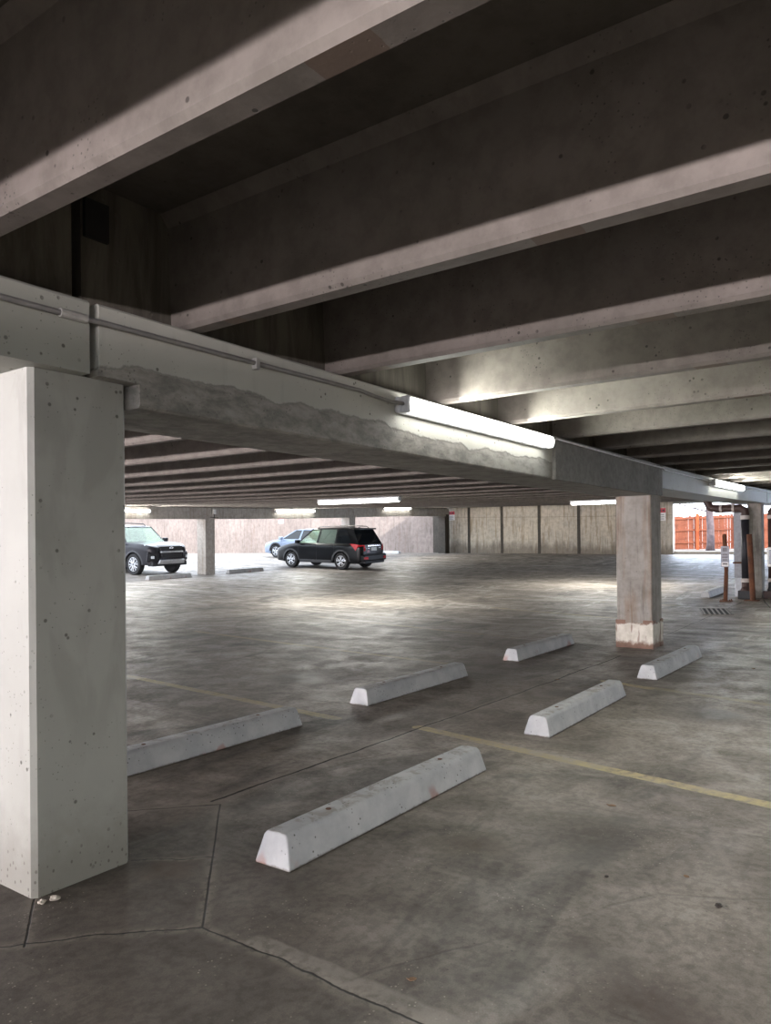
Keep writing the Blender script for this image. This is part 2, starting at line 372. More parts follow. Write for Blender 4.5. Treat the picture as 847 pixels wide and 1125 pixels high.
M_col = concrete('column_concrete', (168, 163, 155), (138, 133, 126), pits=.45, streak=.5, stain=(128, 96, 66), stain_amt=.45)
M_colg = concrete('grey_column_concrete', (196, 191, 183), (172, 167, 159), pits=.4, streak=.35, stain=(110, 88, 60), stain_amt=.25)

# ------------------------------------------------------------------ room shell
bm = bmesh.new(); lbox(bm, -9, 62, -16, 90, -.25, 0, 1.1)
struct(mesh_obj('floor', bm, M_floor))
M_ground = concrete('pale_outdoor_concrete', (196, 188, 176), (168, 160, 150), pits=.2, streak=0)
bm = bmesh.new(); box(bm, -70, -9.02, -60, 60, -1.75, -1.55); struct(mesh_obj('trim_1', bm, M_ground))

C0, SP = 1.889, 8.605                     # first column centre, spacing
GB0, GB1, GW0, GW1 = 2.871, 3.471, 3.0, 3.36   # ledge faces and web faces of the near girder
LB, LT, DB, SOF = 2.164, 2.476, 2.057, 3.05    # ledge bottom / top, deep bottom, deck soffit
FB = 18.63                                # distance to the next girder line
T0, TP, TZ = 1.2457, 1.17363, 2.484
bm = bmesh.new(); lbox(bm, -9, 37.4, -16, 22.6, SOF, SOF+.16, 1.1)
def tee_prof(a):
    return [(a, TZ+.02), (a+.016, TZ), (a+.094, TZ), (a+.11, TZ+.02), (a+.128, SOF-.06), (a+.17, SOF-.001), (a-.06, SOF-.001), (a-.018, SOF-.06)]
struct(mesh_obj('ceiling', bm, [M_deck])); bm = bmesh.new()
for n in range(-8, 0):                     # the ribs over and behind the camera
    extrude(bm, tee_prof(T0+n*TP), 'y', -15.6, GW0, 1.2)
    extrude(bm, tee_prof(T0+n*TP), 'y', GW1, GW0+FB, 1.2)
struct(mesh_obj('trim_5', bm, M_tee))
ords = ['first', 'second', 'third', 'fourth', 'fifth', 'sixth', 'seventh', 'eighth', 'ninth', 'tenth', 'eleventh', 'twelfth', 'thirteenth', 'fourteenth', 'fifteenth', 'sixteenth', 'seventeenth', 'eighteenth', 'nineteenth', 'twentieth',
        'twenty-first', 'twenty-second', 'twenty-third', 'twenty-fourth', 'twenty-fifth', 'twenty-sixth', 'twenty-seventh', 'twenty-eighth', 'twenty-ninth', 'thirtieth', 'thirty-first']
notes = {0: 'crossing the top left corner', 1: 'ending just past the girder gap', 2: 'ending on the ledge above the torn paint', 3: 'ending on the ledge just behind the lit lamp', 4: 'pale green in the lamp light', 5: 'above the right end of the lit lamp'}
for n in range(0, 30):
    a = T0+n*TP
    if a > 36.5: break
    bm = bmesh.new(); extrude(bm, tee_prof(a), 'y', -15.6, GW0, .8)
    o = mesh_obj('concrete_beam', bm, M_tee, origin=(a, GW0, TZ+lift(a, GW0)))
    tag(o, 'near-bay ceiling beam, %s from the camera%s' % (ords[n], ', '+notes[n] if n in notes else ''), 'ceiling beam', 'ceiling beams above the near bay')
    if n >= 1:
        bm = bmesh.new(); extrude(bm, tee_prof(a), 'y', GW1, GW0+FB, .8)
        o = mesh_obj('concrete_beam', bm, M_tee, origin=(a, GW1, TZ+lift(a, GW1)))
        tag(o, 'ceiling beam beyond the girder, %s counting away from the near column' % ords[n-1], 'ceiling beam', 'ceiling beams above the far bay')

def girder(x0, x1, dy, mat, label, deep=None):
    bm = bmesh.new()
    prof = [(GB0+dy, LB), (GB0+dy, LT-.012), (GB0+.012+dy, LT), (GW0+dy, LT), (GW0+dy, SOF-.001), (GW1+dy, SOF-.001), (GW1+dy, LT), (GB1+dy, LT), (GB1+dy, LB)]
    extrude(bm, prof, 'x', x0, x1, .45)
    o = mesh_obj('girder', bm, mat, origin=((x0+x1)/2, GW0+dy, LB+lift((x0+x1)/2, GW0+dy)))
    tag(o, label, 'girder', 'concrete girders between the bays')
    if deep:
        bm = bmesh.new(); d0, d1 = deep
        extrude(bm, [(GB0+dy, DB+.012), (GB0+.012+dy, DB), (GB1-.012+dy, DB), (GB1+dy, DB+.012), (GB1+dy, LB-.0005), (GB0+dy, LB-.0005)], 'x', d0, d1, .45)
        h = mesh_obj('haunch', bm, mat, parent=o); h.matrix_parent_inverse = Matrix.Translation(-o.location)
    return o
girder(-9, 1.885, 0, M_ledge2, 'painted concrete girder end left of the vertical gap above the near column')
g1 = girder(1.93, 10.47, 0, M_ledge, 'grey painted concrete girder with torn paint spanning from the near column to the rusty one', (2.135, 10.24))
g2 = girder(10.51, 19.08, 0, M_ledge2, 'concrete girder past the rusty column carrying the second lamp')
g3 = girder(19.13, 27.68, 0, M_ledge2, 'concrete girder continuing past the column with the dark pipes')
girder(27.72, 37.0, 0, M_ledge2, 'last length of the near girder line, running to the opening with the red fence')
for k, (x0, x1) in enumerate(((1.93, 10.47), (10.51, 19.08), (19.13, 27.68), (27.72, 36.4))):
    girder(x0, x1, FB, M_colg, ['far girder hidden behind the near painted column', 'far girder left of the thin far column, above the grey off-roader', 'far girder from the thin far column to the column behind the dark crossover', 'far girder meeting the stained wall, with the right-hand far lamp'][k], (x0+.25, x1-.27) if k < 3 else (x0+.25, x1-.36))
# the bare jacket on the first girder, close to the rusty column
bm = bmesh.new(); extrude(bm, [(GB0-.035, DB-.004), (GB0-.035, LT-.03), (GB0+.002, LT-.03), (GB0+.002, DB-.004)], 'x', 6.80, 10.43, .45)
h = mesh_obj('jacket', bm, M_raw, parent=g1); h.matrix_parent_inverse = Matrix.Translation(-g1.location); h['label'] = 'darker bare concrete facing'
# dark steel plate on the web above the gap
M_dark = plain('dark_steel', (44, 44, 44), .55, .3)
bm = bmesh.new(); extrude(bm, [(GW0-.02, 2.80), (GW0-.02, 2.97), (GW0, 2.97), (GW0, 2.80)], 'x', 1.94, 2.06, .4)
h = mesh_obj('plate', bm, M_dark, parent=g1); h.matrix_parent_inverse = Matrix.Translation(-g1.location)
# unseen side wall, added to keep the sky light from flooding in
bm = bmesh.new(); extrude(bm, [(-16, -.2), (-16, SOF+.1), (-15.7, SOF+.1), (-15.7, -.2)], 'x', -9, 37.2, 1.2)
struct(mesh_obj('wall_right_sky_block', bm, M_wall))
bm = bmesh.new(); lbox(bm, 36.87, 37.17, 9.57, 22.7, -.2, SOF, 1.0)
struct(mesh_obj('wall_back', bm, M_wall))
bm = bmesh.new(); lbox(bm, 36.87, 37.17, 22.7, 88, -.2, 3.9, 1.5)
struct(mesh_obj('wall_outside', bm, M_wall2))
for b in (20.51, 18.49, 16.33, 14.18, 12.2, 22.55):
    bm = bmesh.new(); w_ = .3 if b > 22 else .075
    lbox(bm, 36.845, 36.87, b-w_, b+w_, 0, SOF-.02, 1); struct(mesh_obj('trim_2', bm, M_rib))
bm = bmesh.new(); extrude(bm, [(36.9, 2.38), (36.9, SOF), (37.2, SOF), (37.2, 2.38)], 'y', -16, 9.57, 1.0)
struct(mesh_obj('trim_3', bm, M_ledge2))
M_curb = concrete('curb_concrete', (200, 192, 180), (180, 172, 160), pits=.2, streak=.1)
bm = bmesh.new(); lbox(bm, 37.0, 37.3, -16, 9.57, -.1, .14, 1.0); struct(mesh_obj('trim_4', bm, M_curb))

bm = bmesh.new(); lbox(bm, -9.0, -8.8, -16, 22.6, -1.6, 1.45, 1.2); struct(mesh_obj('wall_front', bm, M_wall))
# ------------------------------------------------------------------ columns
def column(cx, cy, mat, label, h=LB, w=.46, d=.475, chamfer=0):
    bm = bmesh.new()
    c = max(chamfer, .012); x0, x1, y0, y1 = cx-w/2, cx+w/2, cy-d/2, cy+d/2
    ring = [(x0+c, y0), (x1-c, y0), (x1, y0+c), (x1, y1-c), (x1-c, y1), (x0+c, y1), (x0, y1-c), (x0, y0+c)]
    l = lift(cx, cy); vs = []
    for z in (-.05, .33, .9, 1.6, h): vs.append([bm.verts.new((x, y, z+l)) for x, y in ring])
    for A, B in zip(vs, vs[1:]):
        for i in range(8): bm.faces.new((A[i], A[(i+1) % 8], B[(i+1) % 8], B[i]))
    bm.faces.new(vs[0]); bm.faces.new(vs[-1])
    o = mesh_obj('column', bm, mat, origin=(cx, cy, l))
    return tag(o, label, 'column', 'concrete columns')
CY = 3.182
c1 = column(C0, CY, M_col1, 'wide grey painted concrete column standing at the left, nearest the camera', chamfer=.02)
c2 = column(C0+SP, CY, M_col, 'bare streaked concrete column with a rusty white-painted foot behind the wheel stops')
c3 = column(C0+2*SP, CY-.07, M_col, 'concrete column between the dark pipes at the right edge', w=.36, d=.29)
for k, lb in ((1, None), (2, 'thin grey column between the off-roader and the dark crossover'), (3, 'grey column partly hidden behind the roof of the dark crossover'), (4, 'dark column in the corner where the stained wall begins')):
    if lb: column(C0+k*SP, CY+FB, M_colg if k < 4 else M_rib, lb, h=LB)
# white foot with rusty corner irons on the second column
def foot_material():
    t = NT('white_paint_over_rust'); p = t.pos; z = t.flatz(t.sep(p))
    n = t.noise(p, 9, 5, .65); n2 = t.noise(t.vec(p, (20, 20, 3)), 1, 4)
    col = t.mix(t.ramp(n, .3, .7), lin((190, 184, 170)), lin((214, 209, 197)))
    z2 = t.math('ADD', z, t.math('MULTIPLY', t.math('SUBTRACT', n, .5), .16))
    r1 = t.ramp(z2, .315, .345); r2 = t.ramp(z2, .05, .12, 1, 0)
    r3 = t.ramp(n2, .56, .64, 0, .7)
    m_ = t.math('MAXIMUM', r1, t.math('MAXIMUM', r2, r3))
    col = t.mix(t.math('MULTIPLY', m_, .85), col, t.mix(n, lin((62, 34, 22)), lin((128, 74, 44))))
    return t.out(col, .75, t.bump(n, .4, .004))
M_foot = foot_material()
cx, cy, l = C0+SP, CY, lift(C0+SP, CY)
bm = bmesh.new(); box(bm, cx-.236, cx+.236, cy-.2435, cy+.2435, l-.02, l+.335)
o = mesh_obj('painted_foot', bm, M_foot, parent=c2); o.matrix_parent_inverse = Matrix.Translation(-c2.location); o['label'] = 'white painted foot'
for sx, sy in ((-1, -1), (-1, 1), (1, -1), (1, 1)):
    bm = bmesh.new(); X, Y = cx+sx*.242, cy+sy*.2495
    box(bm, min(X, X-sx*.008), max(X, X-sx*.008), min(Y, Y-sy*.13), max(Y, Y-sy*.13), l-.02, l+.375)
    box(bm, min(X-sx*.008, X-sx*.13), max(X-sx*.008, X-sx*.13), min(Y, Y-sy*.008), max(Y, Y-sy*.008), l-.02, l+.375)
    o = mesh_obj('corner_iron', bm, M_foot, parent=c2); o.matrix_parent_inverse = Matrix.Translation(-c2.location); o['label'] = 'rusty steel corner iron'
# lilac daylight on the haunch end by the near column, put into a colour
M_lit_end = concrete('lilac_daylit_end', (190, 178, 186), (160, 150, 160), pits=.7, streak=0, scale=2)

# ------------------------------------------------------------------ lamps, conduit
M_lens = plain('lamp_lens', (255, 253, 248), .4, 0, None, 9, 0)
M_house = plain('lamp_housing', (196, 198, 200), .5)
M_pipe = plain('grey_conduit', (128, 126, 124), .5, .3); M_pipe2 = plain('galvanised_fitting', (158, 157, 152), .5); M_pipew = plain('pale_conduit', (196, 196, 192), .5)
def make_lamp(L_=2.45):
    root = bpy.data.objects.new('strip_lamp', None); COL.objects.link(root); root.empty_display_size = .1
    bm = bmesh.new(); box(bm, -L_/2, L_/2, -.075, -.03, -.056, .056)      # x along, +y away from the wall
    mesh_obj('housing', bm, M_house, root, bevel=.02, seg=3)
    bm = bmesh.new(); box(bm, -L_/2+.03, L_/2-.03, -.029, .055, -.05, .05)
    mesh_obj('lamp_lens', bm, M_lens, root, bevel=.035, seg=4)
    for s in (-1, 1):
        bm = bmesh.new(); box(bm, s*(L_/2-.03)-.02, s*(L_/2-.03)+.02, -.03, .035, -.057, .057)
        mesh_obj('end_cap', bm, M_house, root, bevel=.012, seg=2)
    return root
def light_of(parent, size, power, color=(1, .97, .93)):
    l = bpy.data.lights.new('tube', 'AREA'); l.shape = 'RECTANGLE'; l.size = size; l.size_y = .1; l.energy = power; l.color = color
    o = bpy.data.objects.new('tube', l); COL.objects.link(o); o.parent = parent
    return o
lampA = make_lamp()
def place_lamp(first, M, label, power, down=False, color=(1, .97, .93)):
    o = lampA if first else copy_tree(lampA)
    o.matrix_world = M
    tag(o, label, 'strip lamp', 'strip lamps under the ceiling')
    l = light_of(o, 2.3, power, color); l.location = (0, .06, 0)
    l.rotation_euler = (-math.pi/2-.0, 0, 0) if False else (math.pi/2, 0, 0)
    return o
def lampM(x, y, z, zang, facing):      # local x along the run; facing is the direction of the lens
    f = Vector(facing).normalized(); xx = Vector((math.cos(zang), math.sin(zang), 0)); zz = xx.cross(f)
    ds = .5; sl_ = (lift(x+ds*xx.x, y+ds*xx.y)-lift(x-ds*xx.x, y-ds*xx.y))/(2*ds)
    xx = (xx+Vector((0, 0, sl_))).normalized(); f = (f-xx*f.dot(xx)).normalized(); zz = xx.cross(f)
    M = Matrix((xx, f, zz)).transposed().to_4x4(); M.translation = (x, y, z+lift(x, y)); return M
fz = 2.375
place_lamp(True, lampM(5.37, GB0-.078, fz, 0, (0, -1, 0)), 'long lit strip lamp on the girder face in the middle of the picture', 60, color=(.97, 1, .91))
place_lamp(False, lampM(14.5, GB0-.078, fz, 0, (0, -1, 0)), 'lit strip lamp on the girder past the rusty column', 60, color=(.97, 1, .91))
place_lamp(False, lampM(15.1, GB0+FB-.078, 2.33, 0, (0, -1, 0)), 'lit strip lamp on the far girder above the grey off-roader', 130)
place_lamp(False, lampM(23.65, GB0+FB-.078, 2.37, 0, (0, -1, 0)), 'lit strip lamp on the far girder above the pale sedan', 130)
place_lamp(False, lampM(31.2, GB0+FB-.078, 2.45, 0, (0, -1, 0)), 'lit strip lamp on the far girder right of the dark crossover', 130)
place_lamp(False, lampM(T0+11*TP+.05, 10.9, 2.40, math.pi/2, (0, 0, -1)), 'lit strip lamp under a ceiling beam above the dark crossover', 120)
place_lamp(False, lampM(T0+17*TP+.05, 7.2, 2.40, math.pi/2, (0, 0, -1)), 'lit strip lamp under a ceiling beam left of the rusty column', 140)

place_lamp(False, lampM(-3.8, GB0-.078, fz, 0, (0, -1, 0)), 'strip lamp on the girder behind the camera', 90)
for x, y in ((T0-3*TP+.05, -2.6), (T0+3*TP+.05, -3.4), (T0+10*TP+.05, -4.5), (T0+17*TP+.05, -6.0)):
    place_lamp(False, lampM(x, y, 2.40, math.pi/2, (0, 0, -1)), 'strip lamp under a ceiling beam to the right of the picture', 95, color=(1, .955, .92))

def run(pts, r, mat, name, label, cat='conduit'):
    bm = bmesh.new(); P = []
    for (x0, y0, z0), (x1, y1, z1) in zip(pts, pts[1:]):
        n = max(1, round(abs(x1-x0)/.5)); P += [(x0+(x1-x0)*i/n, y0+(y1-y0)*i/n, z0+(z1-z0)*i/n) for i in range(n)]
    P.append(pts[-1]); tube(bm, [(x, y, z+lift(x, y)) for x, y, z in P], r, 8)
    o = mesh_obj(name, bm, mat, origin=(P[0][0], P[0][1], P[0][2]+lift(P[0][0], P[0][1])), smooth=True)
    return tag(o, label, cat)
yc = GB0-.016
cd = run([(-6, yc, 2.36), (1.8, yc, 2.385), (1.95, yc-.004, 2.388), (3.75, yc, 2.405), (3.9, yc-.01, 2.39), (4.05, yc-.03, 2.375), (4.15, yc-.06, 2.375)], .0125, M_pipe, 'conduit', 'thin grey conduit along the painted girder left of the lit lamp')
for x in (1.80, 2.85):
    bm = bmesh.new(); z = 2.386+lift(x, yc)+(.013 if x > 2 else 0)
    if x < 2: tube(bm, [(x-.06, yc, z), (x+.06, yc, z+.001)], .019, 10)
    else: box(bm, x-.012, x+.012, yc-.02, yc+.016, z-.035, z+.022)
    o = mesh_obj('coupling' if x < 2 else 'clamp', bm, M_pipe2, parent=cd); o.matrix_parent_inverse = Matrix.Translation(-cd.location)
run([(6.6, yc-.06, 2.375), (6.75, yc-.052, 2.43), (6.9, GB0-.048, 2.435), (10.43, GB0-.048, 2.42), (10.6, GB0-.015, 2.41), (12.9, GB0-.014, 2.40), (13.27, GB0-.05, 2.38)], .011, M_pipew, 'conduit', 'thin pale conduit between the two lamps on the near girder')
run([(15.73, GB0-.05, 2.38), (16.2, GB0-.014, 2.40), (19.0, GB0-.014, 2.42), (22, GB0-.014, 2.4)], .011, M_pipew, 'conduit', 'thin pale conduit running on past the second lamp')
M_white = plain('white_plastic', (232, 232, 228), .5)
bm = bmesh.new(); x, y = 19.22, GB0+FB; l = lift(x, y); box(bm, x-.06, x+.06, y-.06, y, 2.24+l, 2.42+l)
jb = mesh_obj('junction_box', bm, M_white, origin=(x, y, 2.24+l), bevel=.01); tag(jb, 'small white junction box on the far girder above the thin column', 'junction box')
bm = bmesh.new(); tube(bm, [(x, y-.02, 2.25+l), (x, y-.02, 2.12+l)], .012, 6); tube(bm, [(x-.2, y-.02, 2.12+l), (x+.2, y-.02, 2.11+l)], .012, 6)
o = mesh_obj('cable', bm, M_dark, parent=jb); o.matrix_parent_inverse = Matrix.Translation(-jb.location)

# ------------------------------------------------------------------ wheel stops
def stop_material():
    t = NT('painted_wheel_stop'); p = t.pos; o_ = t.obj; xyz = t.sep(o_)
    n1 = t.noise(p, 5, 5, .6); n2 = t.noise(p, 30, 5, .65)
    col = t.mix(t.ramp(n1, .3, .7), lin((156, 158, 160)), lin((180, 181, 181)))
    nz = t.sep(t.geo.outputs['Normal'])[2]
    topd = t.math('MULTIPLY', t.ramp(nz, .7, .95), t.ramp(t.noise(p, 9, 5, .65, .6), .48, .62))
    col = t.mix(t.math('MULTIPLY', topd, .55), col, lin((122, 114, 100)))
    pit = t.math('MULTIPLY', t.ramp(t.vor(p, 34), .12, .2, 1, 0), t.ramp(t.noise(t.vec(p, loc=(1, 2, 3)), 7, 3), .48, .58))
    col = t.mix(t.math('MULTIPLY', pit, .85), col, lin((70, 66, 60)))
    foot = t.ramp(t.math('ADD', xyz[2], t.math('MULTIPLY', n2, .03)), .018, .03, 1, 0)
    col = t.mix(t.math('MULTIPLY', foot, .7), col, lin((96, 88, 78)))
    rs = t.math('MULTIPLY', t.ramp(t.noise(t.vec(p, loc=(4, 4, 4)), 3.2, 3), .60, .68), t.ramp(xyz[2], .03, .09, 1, 0))
    col = t.mix(t.math('MULTIPLY', rs, .5), col, lin((150, 88, 62)))
    return t.out(col, .7, t.bump(t.math('SUBTRACT', n2, pit), .4, .004))
M_stop = stop_material()
def make_stop():
    bm = bmesh.new(); Ls, wb, wt, h = 1.83, .105, .066, .148
    for s in (-1, 1): pass
    sec = [(-wb, 0), (-wb, .012), (-wt-.006, h-.018), (-wt+.012, h), (wt-.012, h), (wt+.006, h-.018), (wb, .012), (wb, 0)]
    rings = []
    for x in (-1, -.5, 0, .5, 1):
        ring = []
        for y, z in sec:
            xx = x*Ls/2
            if abs(x) == 1: xx -= x*(.03*z/h)
            ring.append(bm.verts.new((xx, y, z)))
        rings.append(ring)
    for A, B in zip(rings, rings[1:]):
        for i in range(8): bm.faces.new((A[i], A[(i+1) % 8], B[(i+1) % 8], B[i]))
    bm.faces.new(rings[0]); bm.faces.new(rings[-1])
    o = mesh_obj('wheel_stop', bm, M_stop, bevel=.008, seg=2, ang=25)
    for x in (-.52, .52):
        bm = bmesh.new(); tube(bm, [(x, 0, h-.004), (x, 0, h+.003)], [.017, .013], 10); mesh_obj('anchor_bolt', bm, M_rust0, o)
    return o
M_rust0 = plain('old_rust', (96, 66, 48), .8)
stop0 = make_stop()
near_g = 'wheel stops in the near stalls'
stops = [(2.43+.915, 2.26+.105, 0, 'chipped white concrete wheel stop nearest the camera, pinkish end face'),
         (5.23+.915, 2.26+.105, .01, 'second white wheel stop of the right row, left of the long yellow line end'),
         (8.02+.915, 2.24+.105, -.02, 'white wheel stop right of the rusty column, its top dirty'),
         (2.70+.915, 4.05+.105, 0, 'white wheel stop emerging from behind the near painted column'),
         (5.40+.915, 4.05+.105, 0, 'clean white wheel stop in the middle of the left row'),
         (8.42+.915, 4.02+.105, .0, 'white wheel stop with pink marks left of the rusty column'),
         (19.5, 4.12, .0, 'white wheel stop behind the leaning sign post at the right'),
         (16.9, 21.2, .0, 'low pale wheel stop in front of the grey off-roader'),
         (20.6, 21.3, .0, 'low pale wheel stop between the thin far column and the dark crossover'),
         (34.9, 24.6, math.pi/2-.2, 'low pale wheel stop by the far wall right of the dark crossover')]
for i, (x, y, h, lb) in enumerate(stops):
    o = stop0 if i == 0 else copy_tree(stop0)
    o.matrix_world = frame_at(x, y, h, .002); tag(o, lb, 'wheel stop', 'concrete wheel stops')

# ------------------------------------------------------------------ cars (local x forward, y left, z up)
def glass_mat(name, c, alpha_t=.75):
    t = NT(name); t.put(t.b.inputs['Base Color'], lin(c)); t.b.inputs['Roughness'].default_value = .03
    t.b.inputs['Transmission Weight'].default_value = alpha_t; t.b.inputs['IOR'].default_value = 1.05
    t.b.inputs['Coat Weight'].default_value = .8; t.b.inputs['Coat Roughness'].default_value = .03
    return t.m
def paint_mat(name, c, metal=.0):
    m_ = plain(name, c, .28, metal, None, 0, .04); b = m_.node_tree.nodes['Principled BSDF']
    b.inputs['Specular IOR Level'].default_value = .22; b.inputs['Coat Weight'].default_value = .10; b.inputs['Coat Roughness'].default_value = .05; return m_
M_rubber = plain('tyre_rubber', (30, 30, 31), .85); M_clad = plain('black_cladding', (34, 35, 38), .6)
M_alloy = plain('alloy', (196, 198, 202), .35, .6); M_chrome = plain('chrome', (205, 205, 208), .15, .9)
M_red = plain('red_lens', (196, 30, 40), .2); M_clear = plain('clear_lens', (215, 222, 228), .12, .2)
M_plate = plain('number_plate', (210, 216, 214), .5); M_seat = plain('seat_cloth', (52, 50, 50), .9)
M_glassd = glass_mat('dark_glass', (120, 135, 128), .55); M_glass = glass_mat('green_tinted_glass', (205, 225, 205), .85); M_glassk = glass_mat('privacy_glass', (28, 32, 36), .15)

def make_car(M, label, P, group=None):
    root = empty(P['name'], M, label, 'car')
    W = P['w']/2; pm = P['paint']; zb = P['belt']; zr = P['roof']; Wr = P['wr']/2; wr = P['wheel']; xf, xr = P['axf'], P['axr']
    lean = (W-.065-Wr)/(zr-zb)
    def yo(z): return W-.065-max(0, z-zb)*lean
    def taper(x):
        t = 1.0
        if x > P['tf']: t -= .17*((x-P['tf'])/(P['xf']-P['tf']))**2
        if x < P['tr']: t -= .10*((P['tr']-x)/(P['tr']-P['xr']))**2
        return t
    # lower body: lofted from stations along the car, arches cut out of the lower edge
    ar = wr+.055; x0_, x1_ = P['xr'], P['xf']
    top = sorted(P['hood']+P['beltline']+[(P['back'][0][0], P['back'][0][1])]+[(P['xf'], P['nose'])])
    def ztop(x):
        if x <= top[0][0]: return top[0][1]
        for (a_, b_), (c_, d_) in zip(top, top[1:]):
            if x <= c_: return b_+(d_-b_)*(x-a_)/(c_-a_+1e-9)
        return top[-1][1]
    def zbot(x):
        z = P['sill']+(.10*max(0, (P['xr']+.35-x)/.35))+(.05*max(0, (x-P['xf']+.3)/.3))
        for xc in (xf, xr):
            if abs(x-xc) < ar: z = max(z, wr+math.sqrt(max(0, ar*ar-(x-xc)**2)))
        return z
    def flank(x, z):
        k = 1.0; zt_ = ztop(x)
        if z < .5: k -= .035*((.5-z)/.25)**2
        if z > zt_-.13: k -= .075*((z-zt_+.13)/.13)**2
        return k
    rc = .24
    def halfw(x):
        h = W*taper(x); e = min(x-x0_, x1_-x)
        if e < rc: h -= rc*.62*(1-math.sqrt(max(0, 1-((rc-e)/rc)**2)))
        return h
    xs_ = set()
    for xc in (xf, xr):
        for k in range(17): xs_.add(round(xc-ar*math.cos(math.pi*k/16), 4))
        xs_.add(xc-ar-.004); xs_.add(xc+ar+.004)
    for e in (0, .01, .03, .07, .12, .18, .24): xs_.add(x0_+e); xs_.add(x1_-e)
    for k in range(24): xs_.add(x0_+.24+(x1_-x0_-.48)*k/23)
    xs_ = sorted(x for x in xs_ if x0_ <= x <= x1_); xs_ = [x for q, x in enumerate(xs_) if q == 0 or x-xs_[q-1] > .003]
    bm = bmesh.new(); rings = []; T_ = (0, .12, .25, .4, .55, .7, .82, .9, .96, 1)
    for x in xs_:
        zb0, zt0 = zbot(x), ztop(x); h = halfw(x); half = [(h*flank(x, zb0+(zt0-zb0)*t), zb0+(zt0-zb0)*t) for t in T_]
        crown = [(half[-1][0]*c, zt0+.03*(1-c*c)) for c in (.85, .45)]
        L_ = [(y, z) for y, z in half]+crown+[(0, zt0+.03)]
        ring = L_+[(-y, z) for y, z in L_[-2::-1]]
        rings.append([bm.verts.new((x, y, z)) for y, z in ring])
    for A, B in zip(rings, rings[1:]):
        for i in range(len(A)):
            j = (i+1) % len(A); bm.faces.new((A[i], A[j], B[j], B[i]))
    bm.faces.new(rings[0]); bm.faces.new(rings[-1])
    ob = mesh_obj('body', bm, pm, root, smooth=True)
    md = ob.modifiers.new('edges', 'EDGE_SPLIT'); md.split_angle = math.radians(38)
    bm = bmesh.new(); box(bm, P['xr']+.35, P['xf']-.4, -W+.2, W-.2, P['sill']-.03, P['sill']+.12); mesh_obj('underbody', bm, M_clad, root)
    # greenhouse
    xa0, xa1, xd0, xd1 = P['a0'], P['a1'], P['d0'], P['d1']     # windscreen foot/head, rear foot/head
    bm = bmesh.new()
    pts = [(xa1, 1), (xa1-.25, 1), (xd1+.25, 1), (xd1, 1)]
    rr = []
    for x, dz in ((xa1+.03, -.045), (xa1-.22, -.005), ((xa1+xd1)/2, .012), (xd1+.3, 0), (xd1-.02, -.04)):
        ring = []
        for y, z in ((-1, -.05), (-.93, -.012), (-.6, 0), (0, .012), (.6, 0), (.93, -.012), (1, -.05), (.9, -.075), (-.9, -.075)):
            ring.append(bm.verts.new((x, y*(Wr+.012), zr+dz+z)))
        rr.append(ring)
    for A, B in zip(rr, rr[1:]):
        for i in range(9): bm.faces.new((A[i], A[(i+1) % 9], B[(i+1) % 9], B[i]))
    bm.faces.new(rr[0]); bm.faces.new(rr[-1]); mesh_obj('roof', bm, pm, root, smooth=False)
    def side(poly, s, off=0., th=.04):
        b = bmesh.new()
        o_ = [b.verts.new((x, s*(yo(z)*taper(x)+off), z)) for x, z in poly]; i_ = [b.verts.new((x, s*(yo(z)*taper(x)+off-th), z)) for x, z in poly]
        b.faces.new(o_); b.faces.new(i_)
        for k in range(len(poly)):
            j = (k+1) % len(poly); b.faces.new((o_[k], o_[j], i_[j], i_[k]))
        return b
    zt = zr-.045; zq = zb-.02
    for s in (-1, 1):
        def pil(xb, xt, wb, wt, name):
            mesh_obj(name, side([(xb-wb/2, zq), (xb+wb/2, zq), (xt+wt/2, zt), (xt-wt/2, zt)], s), pm, root)
        pil(xa0-.05, xa1-.03, .12, .09, 'pillar')
        for q, (pb, ptp, wdt) in enumerate(P['pillars']): pil(pb, ptp, wdt, wdt*.85, 'pillar')
        pil(xd0+P['dw']/2, xd1+P['dw2']/2, P['dw'], P['dw2'], 'pillar')
        xs = [(xa0-.11, xa1-.075)]+[(p_[0], p_[1]) for p_ in P['pillars']]+[(xd0+P['dw'], xd1+P['dw2'])]
        for q, ((b0, t0_), (b1, t1_)) in enumerate(zip(xs, xs[1:])):
            mesh_obj('side_window', side([(b0, zb-.01), (t0_, zt-.01), (t1_, zt-.01), (b1, zb-.01)], s, -.012, .008), P['glass'][q], root)
    def cross(x0, z0, x1, z1, k, mat, name, th=.012):
        b = bmesh.new(); y0, y1 = (yo(z0)-.03)*k, (yo(z1)-.02)*k
        V = [(x0, -y0, z0), (x0, y0, z0), (x1, y1, z1), (x1, -y1, z1)]
        n = Vector((z1-z0, 0, x0-x1)).normalized()*th
        A = [b.verts.new(v) for v in V]; B = [b.verts.new(Vector(v)-n) for v in V]
        b.faces.new(A); b.faces.new(B)
        for i in range(4): b.faces.new((A[i], A[(i+1) % 4], B[(i+1) % 4], B[i]))
        return mesh_obj(name, b, mat, root)
    cross(xa0, zb, xa1, zt, 1, M_glass, 'windscreen')
    cross(xd0, zb, xd1, zt, .98, M_glassk if P['suv'] else M_glassd, 'rear_window')
    # seats seen through the glass
    for x, y in ((P['seatx'], .38), (P['seatx'], -.38), (P['seatx']-.85, .38), (P['seatx']-.85, -.38)):
        bm = bmesh.new(); box(bm, x-.07, x+.07, y-.24, y+.24, zb-.15, zb+.13); box(bm, x-.04, x+.05, y-.12, y+.12, zb+.17, zb+.36)
        mesh_obj('seat', bm, M_seat, root, bevel=.04)
